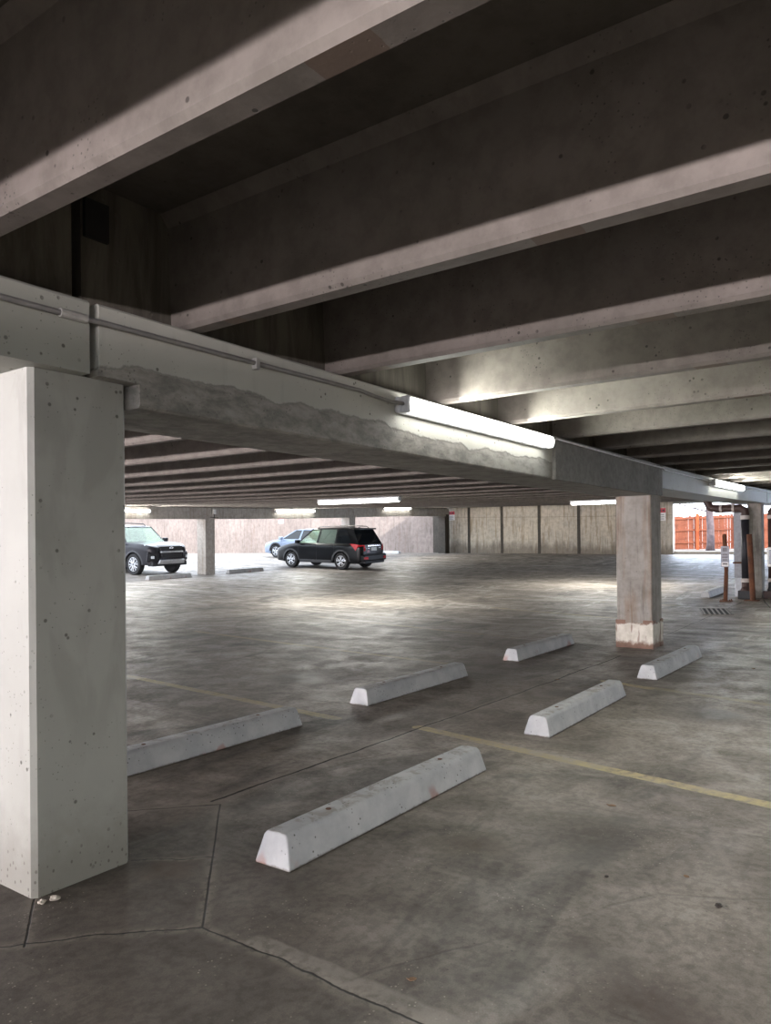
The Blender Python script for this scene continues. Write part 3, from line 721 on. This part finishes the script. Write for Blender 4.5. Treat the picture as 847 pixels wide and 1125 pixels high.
    # wheels
    for xc in (xf, xr):
        for s in (-1, 1):
            yk = s*(W*taper(xc)-.115)
            T = Matrix.Translation((xc, yk, wr))
            bm = bmesh.new(); r = wr
            lathe(bm, [(r*.62, -.105), (r*.93, -.115), (r, -.08), (r*1.0, .08), (r*.93, .115), (r*.62, .105)], T)
            wh = mesh_obj('wheel', bm, M_rubber, root)
            bm = bmesh.new(); Q = T @ Matrix.Diagonal((1, s, 1, 1))
            lathe(bm, [(r*.60, .06), (r*.655, .108), (r*.63, .112), (r*.57, .085), (r*.57, .06)], Q)
            lathe(bm, [(r*.15, .05), (r*.15, .092), (r*.06, .10)], Q, 14)
            for k in range(P['spokes']):
                a_ = 2*math.pi*k/P['spokes']+.3
                for e in (-.13, .13):
                    d0 = Vector((math.cos(a_+e*.5), 0, math.sin(a_+e*.5))); d1 = Vector((math.cos(a_+e*1.7), 0, math.sin(a_+e*1.7)))
                    tube(bm, [Q @ (d0*r*.1+Vector((0, .085, 0))), Q @ (d1*r*.60+Vector((0, .09, 0)))], [r*.085, r*.07], 6)
            mesh_obj('rim', bm, M_alloy, wh)
            bm = bmesh.new(); lathe(bm, [(r*.6, .02), (r*.6, .04)], Q, 20); mesh_obj('brake_shadow_plate', bm, M_clad, wh)
            # arch trim
            bm = bmesh.new()
            pr = [(xc+(ar+.0)*math.cos(t), wr+(ar)*math.sin(t)) for t in [math.pi*k/12 for k in range(13)]]
            po = [(xc+(ar+.07)*math.cos(t), wr+(ar+.07)*math.sin(t)) for t in [math.pi*k/12 for k in range(13)]]
            yy = lambda x, z: s*W*taper(x)*flank(x, z)
            A = [bm.verts.new((x, yy(x, z)+s*.012, z)) for x, z in pr]; B = [bm.verts.new((x, yy(x, z)+s*.006, z)) for x, z in po]
            A2 = [bm.verts.new((x, yy(x, z)-s*.06, z)) for x, z in pr]
            for k in range(12): bm.faces.new((A[k], A[k+1], B[k+1], B[k])); bm.faces.new((A[k], A[k+1], A2[k+1], A2[k]))
            mesh_obj('arch_trim', bm, P['trim'], root)
    # doors: seams and handles
    for s in (-1, 1):
        for x in P['seams']:
            bm = bmesh.new(); yy = s*(W*taper(x)+.001); box(bm, x-.006, x+.006, min(yy, yy-s*.02), max(yy, yy-s*.02), P['sill']+.12, zb-.02)
            mesh_obj('door_seam', bm, M_clad, root)
        for x in P['handles']:
            bm = bmesh.new(); yy = s*(W*taper(x)+.02); box(bm, x-.09, x+.09, min(yy, yy-s*.03), max(yy, yy-s*.03), zb-.14, zb-.105)
            mesh_obj('door_handle', bm, pm, root, bevel=.008)
        bm = bmesh.new(); box(bm, xa0-.30, xa0-.12, min(s*(W+.02), s*(W+.2)), max(s*(W+.02), s*(W+.2)), zb+.0, zb+.15)
        mesh_obj('door_mirror', bm, pm, root, bevel=.035, seg=3)
        bm = bmesh.new(); x0, x1 = xr+ar+.08, xf-ar-.08; yy = s*(W*.985+.012); box(bm, x0, x1, min(yy, yy-s*.05), max(yy, yy-s*.05), P['sill']-.01, P['sill']+.11)
        mesh_obj('sill_trim', bm, P['trim'], root, bevel=.015)
        if P['suv']:
            yr = s*(Wr-.09); z0 = zr+.0
            bm = bmesh.new(); x0, x1 = xa1-.2, xd1+.15
            tube(bm, [(x1, yr, z0-.02), (x1+.1, yr, z0+.055), ((x0+x1)/2, yr, z0+.075), (x0-.1, yr, z0+.055), (x0, yr, z0-.03)], .019, 8)
            mesh_obj('roof_rail', bm, M_chrome if P['name'] == 'crossover_car' else M_clad, root)
    P['extra'](root, P, W, taper)
    return root

def patch(root, name, mat, pts, th=.02, n=(1, 0, 0), bevel=0, parent=None):
    """a small moulded piece standing th proud of its polygon"""
    b = bmesh.new(); nn = Vector(n).normalized()*th
    A = [b.verts.new(Vector(p)+nn) for p in pts]; B = [b.verts.new(Vector(p)-nn) for p in pts]
    b.faces.new(A); b.faces.new(B)
    for i in range(len(pts)): b.faces.new((A[i], A[(i+1) % len(pts)], B[(i+1) % len(pts)], B[i]))
    return mesh_obj(name, b, mat, parent or root, bevel=bevel)

def crossover_extra(root, P, W, taper):
    for s in (-1, 1):
        # wrap-round tail lamp, reflector, head lamp
        patch(root, 'tail_lamp', M_red, [(-1.72, s*.855, 1.06), (-2.10, s*.80, 1.02), (-2.27, s*.60, 1.0), (-2.29, s*.56, .78), (-2.20, s*.74, .72), (-1.98, s*.835, .78)], .05, (-.7, s*.7, 0), .012)
        patch(root, 'reflector', M_red, [(-2.33, s*.76, .53), (-2.38, s*.54, .53), (-2.38, s*.54, .43), (-2.33, s*.76, .43)], .04, (-1, s*.4, 0))
        patch(root, 'head_lamp', M_clear, [(2.12, s*.62, .84), (1.72, s*.80, .88), (1.80, s*.79, .74), (2.15, s*.60, .68)], .03, (.7, s*.7, 0), .01)
    bm = bmesh.new(); box(bm, -2.38, -2.05, -.78, .78, .36, .62); mesh_obj('rear_bumper', bm, P['paint'], root, bevel=.05, seg=3)
    bm = bmesh.new(); box(bm, -2.385, -2.2, -.70, .70, .60, .635); mesh_obj('bumper_step', bm, M_clad, root, bevel=.01)
    bm = bmesh.new(); box(bm, -2.35, -2.05, -.68, .68, .26, .37); mesh_obj('rear_valance', bm, M_clad, root, bevel=.03)
    patch(root, 'number_plate', M_plate, [(-2.295, -.18, .90), (-2.295, .18, .90), (-2.30, .18, .76), (-2.30, -.18, .76)], .012)
    patch(root, 'hatch_trim', M_chrome, [(-2.285, -.42, .985), (-2.285, .42, .985), (-2.29, .42, .945), (-2.29, -.42, .945)], .02)
    for y, w_ in ((.36, .10), (.50, .05), (-.40, .12)):
        patch(root, 'badge', M_chrome, [(-2.29, y-w_/2, .88), (-2.29, y+w_/2, .88), (-2.29, y+w_/2, .855), (-2.29, y-w_/2, .855)], .012)
    patch(root, 'sticker', plain('pink_sticker', (190, 150, 165), .6), [(-2.29, .30, .80), (-2.29, .44, .80), (-2.29, .44, .70), (-2.29, .30, .70)], .012)
    bm = bmesh.new(); box(bm, -2.02, -1.72, -.58, .58, 1.60, 1.655); mesh_obj('spoiler', bm, P['paint'], root, bevel=.02)
    bm = bmesh.new(); tube(bm, [(-2.13, -.02, 1.06), (-2.09, -.40, 1.16)], .012, 6); mesh_obj('rear_wiper', bm, M_clad, root)
    bm = bmesh.new(); tube(bm, [(-1.55, 0, 1.68), (-1.75, 0, 1.78)], [.02, .008], 6); mesh_obj('aerial', bm, M_clad, root)
def offroad_extra(root, P, W, taper):
    for s in (-1, 1):
        patch(root, 'head_lamp', M_clear, [(2.26, s*.56, 1.08), (1.92, s*.86, 1.12), (1.95, s*.85, .94), (2.20, s*.78, .86), (2.30, s*.55, .90)], .035, (.8, s*.6, 0), .012)
        patch(root, 'bumper_corner', P['paint'], [(2.36, s*.52, .84), (2.16, s*.90, .86), (2.12, s*.92, .50), (2.28, s*.60, .46)], .04, (.8, s*.6, 0), .02)
        patch(root, 'fog_lamp', M_clear, [(2.31, s*.72, .72), (2.25, s*.82, .72), (2.24, s*.82, .62), (2.30, s*.72, .62)], .04, (.9, s*.4, 0), .01)
        patch(root, 'fog_lamp_housing', M_clad, [(2.33, s*.58, .80), (2.22, s*.88, .80), (2.20, s*.88, .54), (2.31, s*.58, .54)], .032, (.9, s*.4, 0), .01)
    patch(root, 'grille', M_clad, [(2.33, -.52, 1.06), (2.33, .52, 1.06), (2.40, .46, .66), (2.40, -.46, .66)], .05, (1, 0, .15), .02)
    patch(root, 'grille_bar', M_alloy, [(2.395, -.50, .885), (2.395, .50, .885), (2.41, .50, .83), (2.41, -.50, .83)], .05, (1, 0, .1), .01)
    bm = bmesh.new(); lathe(bm, [(.10, -.02), (.10, .02)], Matrix.Translation((2.375, 0, .985)) @ Matrix.Rotation(math.pi/2, 4, 'Z') @ Matrix.Diagonal((1, 1, .65, 1)), 16)
    mesh_obj('emblem', bm, M_chrome, root)
    patch(root, 'skid_plate', M_alloy, [(2.43, -.56, .58), (2.43, .56, .58), (2.36, .60, .42), (2.36, -.60, .42)], .04, (1, 0, -.2), .02)
    bm = bmesh.new(); box(bm, 2.02, 2.32, -.80, .80, .34, .5); mesh_obj('front_valance', bm, M_clad, root, bevel=.03)
    bm = bmesh.new(); box(bm, .55, 1.45, -.34, .34, 1.135, 1.185, top=(.12, .05)); mesh_obj('hood_scoop', bm, P['paint'], root, bevel=.02)
    bm = bmesh.new(); box(bm, -2.42, -2.2, -.8, .8, .45, .75); mesh_obj('rear_bumper', bm, P['paint'], root, bevel=.04)
def sedan_extra(root, P, W, taper):
    for s in (-1, 1):
        patch(root, 'head_lamp', M_clear, [(2.20, s*.56, .70), (1.86, s*.78, .76), (1.90, s*.78, .64), (2.24, s*.54, .58)], .03, (.7, s*.7, 0), .01)
        patch(root, 'tail_lamp', M_red, [(-2.28, s*.55, .86), (-2.02, s*.80, .88), (-2.04, s*.80, .74), (-2.30, s*.56, .74)], .03, (-.7, s*.7, 0), .01)
    patch(root, 'grille', M_clad, [(2.33, -.42, .66), (2.33, .42, .66), (2.36, .36, .44), (2.36, -.36, .44)], .03, (1, 0, 0), .02)
    patch(root, 'number_plate', M_plate, [(-2.36, -.18, .66), (-2.36, .18, .66), (-2.37, .18, .54), (-2.37, -.18, .54)], .02)

cross_P = dict(name='crossover_car', w=1.80, wr=1.34, roof=1.665, belt=1.03, sill=.27, wheel=.345, axf=1.35, axr=-1.29, xf=2.33, xr=-2.28, tf=1.25, tr=-1.5, nose=.76, paint=paint_mat('navy_black_paint', (5, 7, 12)), trim=M_clad,
    front=[(2.30, .34), (2.35, .52), (2.32, .74)], hood=[(1.02, 1.06), (1.5, .99), (1.9, .91), (2.12, .83)], beltline=[(.5, 1.05), (-.6, 1.055), (-1.7, 1.06), (-2.08, 1.06)], back=[(-2.17, 1.0), (-2.22, .72), (-2.30, .60), (-2.29, .42)],
    a0=1.08, a1=.30, d0=-2.12, d1=-1.78, dw=.30, dw2=.34, pillars=[(-.02, -.14, .10), (-.98, -1.02, .10)], glass=[M_glass, M_glassd, M_glassk], suv=True, seatx=.05, spokes=5, seams=[.95, -.03, -.95], handles=[.15, -.78], extra=crossover_extra)
make_car(frame_at(24.5, 20.33, math.pi/2+.02, .0), 'dark blue-black crossover seen from behind its left side, parked beyond the aisle', cross_P)
off_P = dict(name='offroad_car', w=1.92, wr=1.42, roof=1.79, belt=1.17, sill=.40, wheel=.395, axf=1.42, axr=-1.37, xf=2.33, xr=-2.40, tf=1.55, tr=-1.9, nose=1.02, paint=paint_mat('dark_grey_paint', (36, 35, 40)), trim=plain('grey_cladding', (44, 44, 48), .6),
    front=[(2.28, .48), (2.34, .62), (2.33, .86), (2.27, 1.02)], hood=[(.92, 1.19), (1.4, 1.17), (1.9, 1.13), (2.18, 1.08)], beltline=[(.4, 1.19), (-1.0, 1.19), (-2.2, 1.19)], back=[(-2.36, 1.12), (-2.38, .70), (-2.34, .5)],
    a0=.98, a1=.36, d0=-2.28, d1=-2.02, dw=.26, dw2=.26, pillars=[(-.12, -.18, .11), (-1.15, -1.17, .13)], glass=[M_glass, M_glassd, M_glassk], suv=True, seatx=-.05, spokes=6, seams=[.86, -.12, -1.1], handles=[.05, -.92], extra=offroad_extra)
make_car(frame_at(18.03, 24.95, -math.pi/2+.03, .0), 'dark grey boxy off-roader facing the camera, cut off by the near column', off_P)
sed_P = dict(name='sedan_car', w=1.82, wr=1.22, roof=1.45, belt=.93, sill=.22, wheel=.33, axf=1.40, axr=-1.40, xf=2.36, xr=-2.38, tf=1.35, tr=-1.6, nose=.62, paint=paint_mat('pale_blue_paint', (122, 134, 154), .2), trim=M_clad,
    front=[(2.32, .30), (2.38, .46), (2.34, .62)], hood=[(1.1, .95), (1.6, .88), (2.0, .78), (2.22, .70)], beltline=[(.4, .95), (-.8, .965), (-1.4, .98), (-2.1, .97)], back=[(-2.34, .92), (-2.40, .60), (-2.36, .36)],
    a0=1.15, a1=.28, d0=-1.85, d1=-.95, dw=.30, dw2=.26, pillars=[(-.12, -.20, .10)], glass=[M_glassk, M_glassk], suv=False, seatx=.0, spokes=5, seams=[1.0, -.15], handles=[.05, -.95], extra=sedan_extra)
make_car(frame_at(28.95, 25.4, math.pi/2+.03, .0), 'pale blue sedan mostly hidden behind the dark crossover', sed_P)
# ------------------------------------------------------------------ signs, posts, pipes
M_sign = plain('sign_white', (226, 224, 222), .5); M_signred = plain('sign_red', (190, 50, 66), .5); M_ink = plain('sign_ink', (60, 44, 50), .6); M_inkg = plain('sign_ink_grey', (120, 116, 120), .6)
def wall_sign(x, y, z0, z1, w_, label, nx=-1):
    l = lift(x, y)
    bm = bmesh.new(); box(bm, x-.012, x, y-w_/2, y+w_/2, z0+l, z1+l); o = mesh_obj('wall_sign', bm, M_sign, origin=(x, y, z0+l)); tag(o, label, 'sign')
    def sub(nm, y0, y1, za, zb_, mat, d=.004):
        b = bmesh.new(); box(b, x-.012-d, x-.012, y+y0, y+y1, l+za, l+zb_); q = mesh_obj(nm, b, mat, parent=o); q.matrix_parent_inverse = Matrix.Translation(-o.location)
    h = z1-z0; zr_ = z1-h*.36
    sub('red_header', -w_/2, w_/2, zr_, z1, M_signred)
    for k, (a_, b_) in enumerate(((-.36, -.08), (.06, .36))): sub('lettering', w_*a_, w_*b_, zr_+h*.10, zr_+h*.24, M_ink, .007)
    for k in range(3): sub('lettering', -w_*.3, w_*.3, z0+h*(.12+.16*k), z0+h*(.17+.16*k), M_inkg, .007)
wall_sign(36.865, 21.65, 1.84, 2.33, .48, 'small red and white sign on the stained wall near the dark corner')
wall_sign(36.865, 10.07, 1.60, 2.20, .36, 'red-topped white sign on the end of the wall beside the opening')
wall_sign(36.865, 34.7, 1.95, 2.35, .45, 'small sign on the pale wall above the sedan')
wall_sign(36.865, 56.0, 2.0, 2.7, .7, 'pinkish sign on the sunlit wall above the off-roader')

M_rust = concrete('rusty_steel', (118, 72, 46), (70, 46, 34), pits=.4, streak=.4, scale=4)
M_brown = concrete('brown_iron_pipe', (84, 60, 54), (56, 42, 40), pits=.3, streak=.5, scale=4, rough=.6)
M_black = plain('blackened_pipe', (46, 46, 52), .5, .2)
M_band = plain('pale_pipe_band', (186, 178, 172), .5)
# sign post on a steel base
px, py = 17.9, 3.53; l = lift(px, py)
post = empty('sign_post', Matrix.Translation((px, py, l)), 'rusty brown post with a small grey notice beside the dark pipes', 'sign post')
bm = bmesh.new(); tube(bm, [(.0, .015, 0), (0, -.01, .7), (-.01, .02, 1.46), (-.01, .02, 1.49)], [.045, .045, .045, .03], 10); mesh_obj('post', bm, M_rust, post, smooth=False)
bm = bmesh.new(); box(bm, -.12, .12, -.12, .12, 0, .02); mesh_obj('base_plate', bm, M_rust, post)
for sx in (-1, 1):
    for sy in (-1, 1):
        bm = bmesh.new(); tube(bm, [(sx*.09, sy*.09, .018), (sx*.09, sy*.09, .05)], .012, 6); mesh_obj('anchor_bolt', bm, M_rust, post)
bm = bmesh.new(); box(bm, -.072, -.052, -.085, .085, .76, 1.22)
sg = mesh_obj('notice', bm, plain('notice_grey', (158, 160, 168), .5), post, bevel=.004)
for z0, z1, w_, mt in ((1.02, 1.05, .05, M_inkg), (.96, .99, .06, M_inkg), (.90, .93, .045, M_inkg), (1.10, 1.18, .045, M_inkg)):
    bm = bmesh.new(); box(bm, -.076, -.072, -w_, w_, z0, z1); mesh_obj('lettering', bm, mt, sg)
bm = bmesh.new(); box(bm, -.077, -.072, -.07, .07, .775, .865); mesh_obj('lower_panel', bm, M_sign, sg)
bm = bmesh.new(); box(bm, -.081, -.077, -.05, .05, .815, .84); mesh_obj('lettering', bm, M_ink, sg)
# leaning rusty guard pipe in front of the column
bx, by = 18.25, 3.08; l = lift(bx, by)
bp = empty('guard_post', Matrix.Translation((bx, by, l)), 'rusty steel guard post in front of the piped column', 'guard post')
bm = bmesh.new(); tube(bm, [(0, -.03, 0), (0, .0, .8), (0, .03, 1.47)], .058, 12); mesh_obj('post', bm, M_rust, bp)
bm = bmesh.new(); box(bm, -.13, .13, -.15, .13, 0, .018); mesh_obj('base_plate', bm, M_rust, bp)
# riser assembly: two standpipes, elbows, a cross pipe under the girder
rx, ry = 18.70, 3.27; l = lift(rx, ry)
rp = empty('riser_pipe', Matrix.Translation((rx, ry, l)), 'dark drain riser with pale bands left of the piped column', 'pipe')
bm = bmesh.new(); tube(bm, [(0, 0, .42), (0, 0, 1.82)], .085, 18); mesh_obj('pipe', bm, M_black, rp, smooth=True)
bm = bmesh.new(); tube(bm, [(0, 0, 1.80), (0, 0, 1.93), (0, .0, 2.0), (0, .10, 2.06), (0, .60, 2.06), (0, .74, 2.10), (0, .80, 2.22), (0, .8, 2.46)], .088, 14); mesh_obj('elbow_run', bm, M_brown, rp, smooth=True)
for z0, z1 in ((1.80, 1.89), (.37, .46)):
    bm = bmesh.new(); tube(bm, [(0, 0, z0), (0, 0, z1)], .098, 18); mesh_obj('clamp_band', bm, M_band, rp)
for y0 in (.22, .48):
    bm = bmesh.new(); tube(bm, [(0, y0, 2.06), (0, y0+.05, 2.06)], .096, 16); mesh_obj('clamp_band', bm, M_band, rp)
bm = bmesh.new(); tube(bm, [(0, 0, .40), (0, 0, .27), (-.05, 0, .20), (-.17, 0, .19)], [.085, .09, .09, .085], 16); mesh_obj('foot_elbow', bm, M_brown, rp, smooth=True)
bm = bmesh.new(); box(bm, -.17, .13, -.15, .14, 0, .19); mesh_obj('foot_block', bm, M_clad, rp, bevel=.01)
bm = bmesh.new(); box(bm, -.05, .02, .08, .26, .80, .835); mesh_obj('strap', bm, M_rust, rp)
rx, ry = 19.0, 2.76; l = lift(rx, ry)
rp2 = empty('riser_pipe', Matrix.Translation((rx, ry, l)), 'brown drain riser right of the piped column at the picture edge', 'pipe')
bm = bmesh.new(); tube(bm, [(0, 0, .42), (0, 0, 1.85)], .09, 18); mesh_obj('pipe', bm, M_brown, rp2, smooth=True)
bm = bmesh.new(); tube(bm, [(0, 0, 1.83), (0, 0, 1.96), (0, -.05, 2.02), (0, -.16, 2.06), (0, -1.0, 2.06)], .092, 14); mesh_obj('elbow_run', bm, M_brown, rp2, smooth=True)
for z0, z1 in ((1.80, 1.88), (.37, .45)):
    bm = bmesh.new(); tube(bm, [(0, 0, z0), (0, 0, z1)], .103, 18); mesh_obj('clamp_band', bm, M_band, rp2)
bm = bmesh.new(); tube(bm, [(0, 0, .40), (0, 0, .27), (-.05, 0, .20), (-.17, 0, .19)], [.09, .095, .095, .09], 16); mesh_obj('foot_elbow', bm, M_clad, rp2, smooth=True)
bm = bmesh.new(); box(bm, -.2, .16, -.35, .17, 0, .17); mesh_obj('foot_block', bm, M_brown, rp2, bevel=.01)
# cross pipe joining both above
# grey square duct behind the left riser
rx, ry = 19.15, 3.50; l = lift(rx, ry)
bm = bmesh.new(); box(bm, rx-.07, rx+.07, ry-.085, ry+.085, .45+l, 2.15+l); o = mesh_obj('downpipe', bm, plain('grey_sheet', (126, 128, 132), .5, .3), origin=(rx, ry, .45+l), bevel=.01); tag(o, 'grey square downpipe left of the dark riser', 'pipe')
bm = bmesh.new(); box(bm, rx-.05, rx+.05, ry-.07, ry+.07, 0+l, .45+l); q = mesh_obj('shoe', bm, plain('pale_shoe', (182, 186, 192), .5), parent=o); q.matrix_parent_inverse = Matrix.Translation(-o.location)
# white framed pay box on the right riser
bx_, by_ = 18.62, 2.66; l = lift(bx_, by_)
bm = bmesh.new(); box(bm, bx_-.07, bx_+.07, by_-.17, by_+.15, .73+l, 1.17+l); o = mesh_obj('control_box', bm, M_white, origin=(bx_, by_, .73+l), bevel=.025, seg=3); tag(o, 'white framed box with a dark face at the right picture edge', 'box')
bm = bmesh.new(); box(bm, bx_-.076, bx_-.069, by_-.13, by_+.11, .79+l, 1.11+l); q = mesh_obj('dark_face', bm, plain('grey_face', (120, 128, 140), .3), parent=o); q.matrix_parent_inverse = Matrix.Translation(-o.location)
bm = bmesh.new(); box(bm, bx_-.02, bx_+.03, by_-.05, by_+.05, l, .73+l); q = mesh_obj('stand', bm, M_house, parent=o); q.matrix_parent_inverse = Matrix.Translation(-o.location)

# drain grate
gM = frame_at(15.65, 3.28, math.radians(16), 0)
gr = empty('drain_grate', gM, 'rectangular cast drain grate with slanting slots in the floor', 'drain grate')
M_cast = plain('cast_iron', (112, 106, 98), .6, .2); M_pit_shade = plain('drain_shade', (10, 10, 10), .9)
bm = bmesh.new()
for y0, y1, x0, x1 in ((-.27, -.25, -.62, .62), (.25, .27, -.62, .62), (-.25, .25, -.62, -.59), (-.25, .25, .59, .62)): box(bm, x0, x1, y0, y1, .0, .014)
mesh_obj('frame', bm, M_cast, gr)
bm = bmesh.new(); box(bm, -.61, .61, -.26, .26, .001, .005); mesh_obj('pit_shade_sheet', bm, M_pit_shade, gr)  # near-black sheet on the floor, painting the shade below the bars
for k in range(6):
    y = -.22+k*.088; bm = bmesh.new(); box(bm, -.59, .59, y-.014, y+.018, .003, .013); mesh_obj('bar', bm, M_cast, gr)

# ------------------------------------------------------------------ outside the opening: fence, tree, litter
M_fence = concrete('red_stained_boards', (168, 100, 74), (138, 76, 54), pits=.1, streak=.5, scale=2)
M_fpost = concrete('orange_fence_post', (206, 104, 60), (176, 84, 50), pits=.1, streak=.3, scale=2)
fx = 43.0; l = lift(fx, 9)
fn = empty('board_fence', Matrix.Translation((fx, 6, l)), 'reddish wooden board fence beyond the opening', 'fence')
bm = bmesh.new(); y = -5.0
while y < 8.5:
    w_ = .135+R.uniform(-.008, .008); h = 1.82+R.uniform(-.04, .04)
    box(bm, 0, .02, y, y+w_, .03, h); y += w_+R.choice((.003, .005, .009))
mesh_obj('boards', bm, M_fence, fn)
for z in (.35, 1.02, 1.66):
    bm = bmesh.new(); box(bm, -.05, -.001, -5, 8.5, z, z+.09); mesh_obj('rail', bm, M_fence, fn)
for y in (-3.0, -.55, 1.9, 3.85, 6.3):
    bm = bmesh.new(); box(bm, -.16, -.05, y-.07, y+.07, 0, 1.95); mesh_obj('fence_post', bm, M_fpost, fn)
M_bark = concrete('grey_bark', (132, 118, 122), (84, 74, 80), pits=.5, streak=.8, scale=3)
tx, ty = 40.6, 8.72; l = lift(tx, ty)
tr = empty('tree', Matrix.Translation((tx, ty, l)), 'bare grey tree trunk with twigs between the opening and the fence', 'tree')
bm = bmesh.new()
tube(bm, [(0, .02, -.1), (0, -.02, .35), (.03, -.01, 1.2), (0, .03, 2.1), (.04, .08, 3.2), (0, .2, 4.6), (.1, .3, 6.2)], [.24, .19, .175, .17, .16, .13, .07], 14)
mesh_obj('trunk', bm, M_bark, tr, smooth=True)
bm = bmesh.new()
def twig(p, d, ln, r, dep):
    pts = [p]; q = p.copy(); dd = d.copy()
    for k in range(4):
        dd = (dd+Vector((R.uniform(-.25, .25), R.uniform(-.25, .25), R.uniform(-.1, .22)))).normalized(); q = q+dd*ln/4; pts.append(q.copy())
        if dep > 0: twig(q.copy(), (dd+Vector((R.uniform(-.9, .9), R.uniform(-.9, .9), R.uniform(-.5, .3)))).normalized(), ln*.55, r*.5, dep-1)
    tube(bm, pts, [r*(1-.2*k) for k in range(5)], 5)
for z, s in ((2.0, 1), (2.3, -1), (2.55, 1), (2.8, -1), (3.3, 1), (3.9, -1), (4.6, 1), (5.2, -1)):
    twig(Vector((0, s*.12, z)), Vector((R.uniform(-.5, .1), s*1.0, R.uniform(-.12, .25))).normalized(), 1.9, .045, 2)
mesh_obj('branches', bm, M_bark, tr)

M_leaf = plain('dry_leaf', (120, 92, 66), .8); M_chip = plain('concrete_chip', (178, 170, 158), .9); M_dirt = plain('dark_debris', (48, 42, 38), .9)
def bit(x, y, s, mat, name, label, cat, flat=.35, grp=None):
    bm = bmesh.new(); bmesh.ops.create_icosphere(bm, subdivisions=2, radius=s)
    for v in bm.verts:
        v.co *= 1+R.uniform(-.28, .28); v.co.z = v.co.z*flat
    l = lift(x, y); zmin = min(v.co.z for v in bm.verts)
    o = mesh_obj(name, bm, mat); o.location = (x, y, l-zmin); tag(o, label, cat, grp)
def leaf(x, y, s, ang, label):
    bm = bmesh.new(); n = 8; top = []
    outl = [(0, -.5), (.22, -.3), (.3, 0), (.2, .28), (0, .55), (-.2, .28), (-.3, 0), (-.22, -.3)]
    A = [bm.verts.new((u*s, v*s, .004+.012*abs(u)*s*20*.2+.006*(v > .3))) for u, v in outl]; B = [bm.verts.new(w_.co-Vector((0, 0, .0015))) for w_ in A]
    bm.faces.new(A); bm.faces.new(B)
    for i in range(n): bm.faces.new((A[i], A[(i+1) % n], B[(i+1) % n], B[i]))
    o = mesh_obj('dry_leaf', bm, M_leaf); o.location = (x, y, lift(x, y)+.0); o.rotation_euler = (0, 0, ang); tag(o, label, 'leaf', 'litter on the floor')

for x, y, s_, mt, nm, lb, ct in ((1.66, 2.885, .016, M_chip, 'concrete_chip', 'pale crumb of concrete at the foot of the near column, left one', 'chip'),
        (1.705, 2.87, .020, M_chip, 'concrete_chip', 'larger pale crumb of concrete at the foot of the near column, right one', 'chip'),
        (3.14, .66, .013, M_dirt, 'debris_lump', 'dark crumb on the open floor at lower right', 'debris'),
        (3.16, 1.11, .008, M_dirt, 'debris_lump', 'tiny dark crumb on the floor near the middle right', 'debris')):
    bit(x, y, s_, mt, nm, lb, ct, .5)
for x, y, s_, a_, lb in ((2.05, 1.37, .034, .9, 'small dry leaf on the floor at the bottom edge'), (4.05, 1.39, .05, .3, 'dry leaf lying between the first wheel stop and the yellow line'),
        (7.53, 3.15, .07, 1.2, 'dry leaf beside the middle wheel stops'), (9.26, 1.55, .07, 2.0, 'dry leaf right of the wheel stop by the rusty column'), (3.35, .83, .035, 2.4, 'curled leaf fragment on the open floor at right')):
    leaf(x, y, s_, a_, lb)
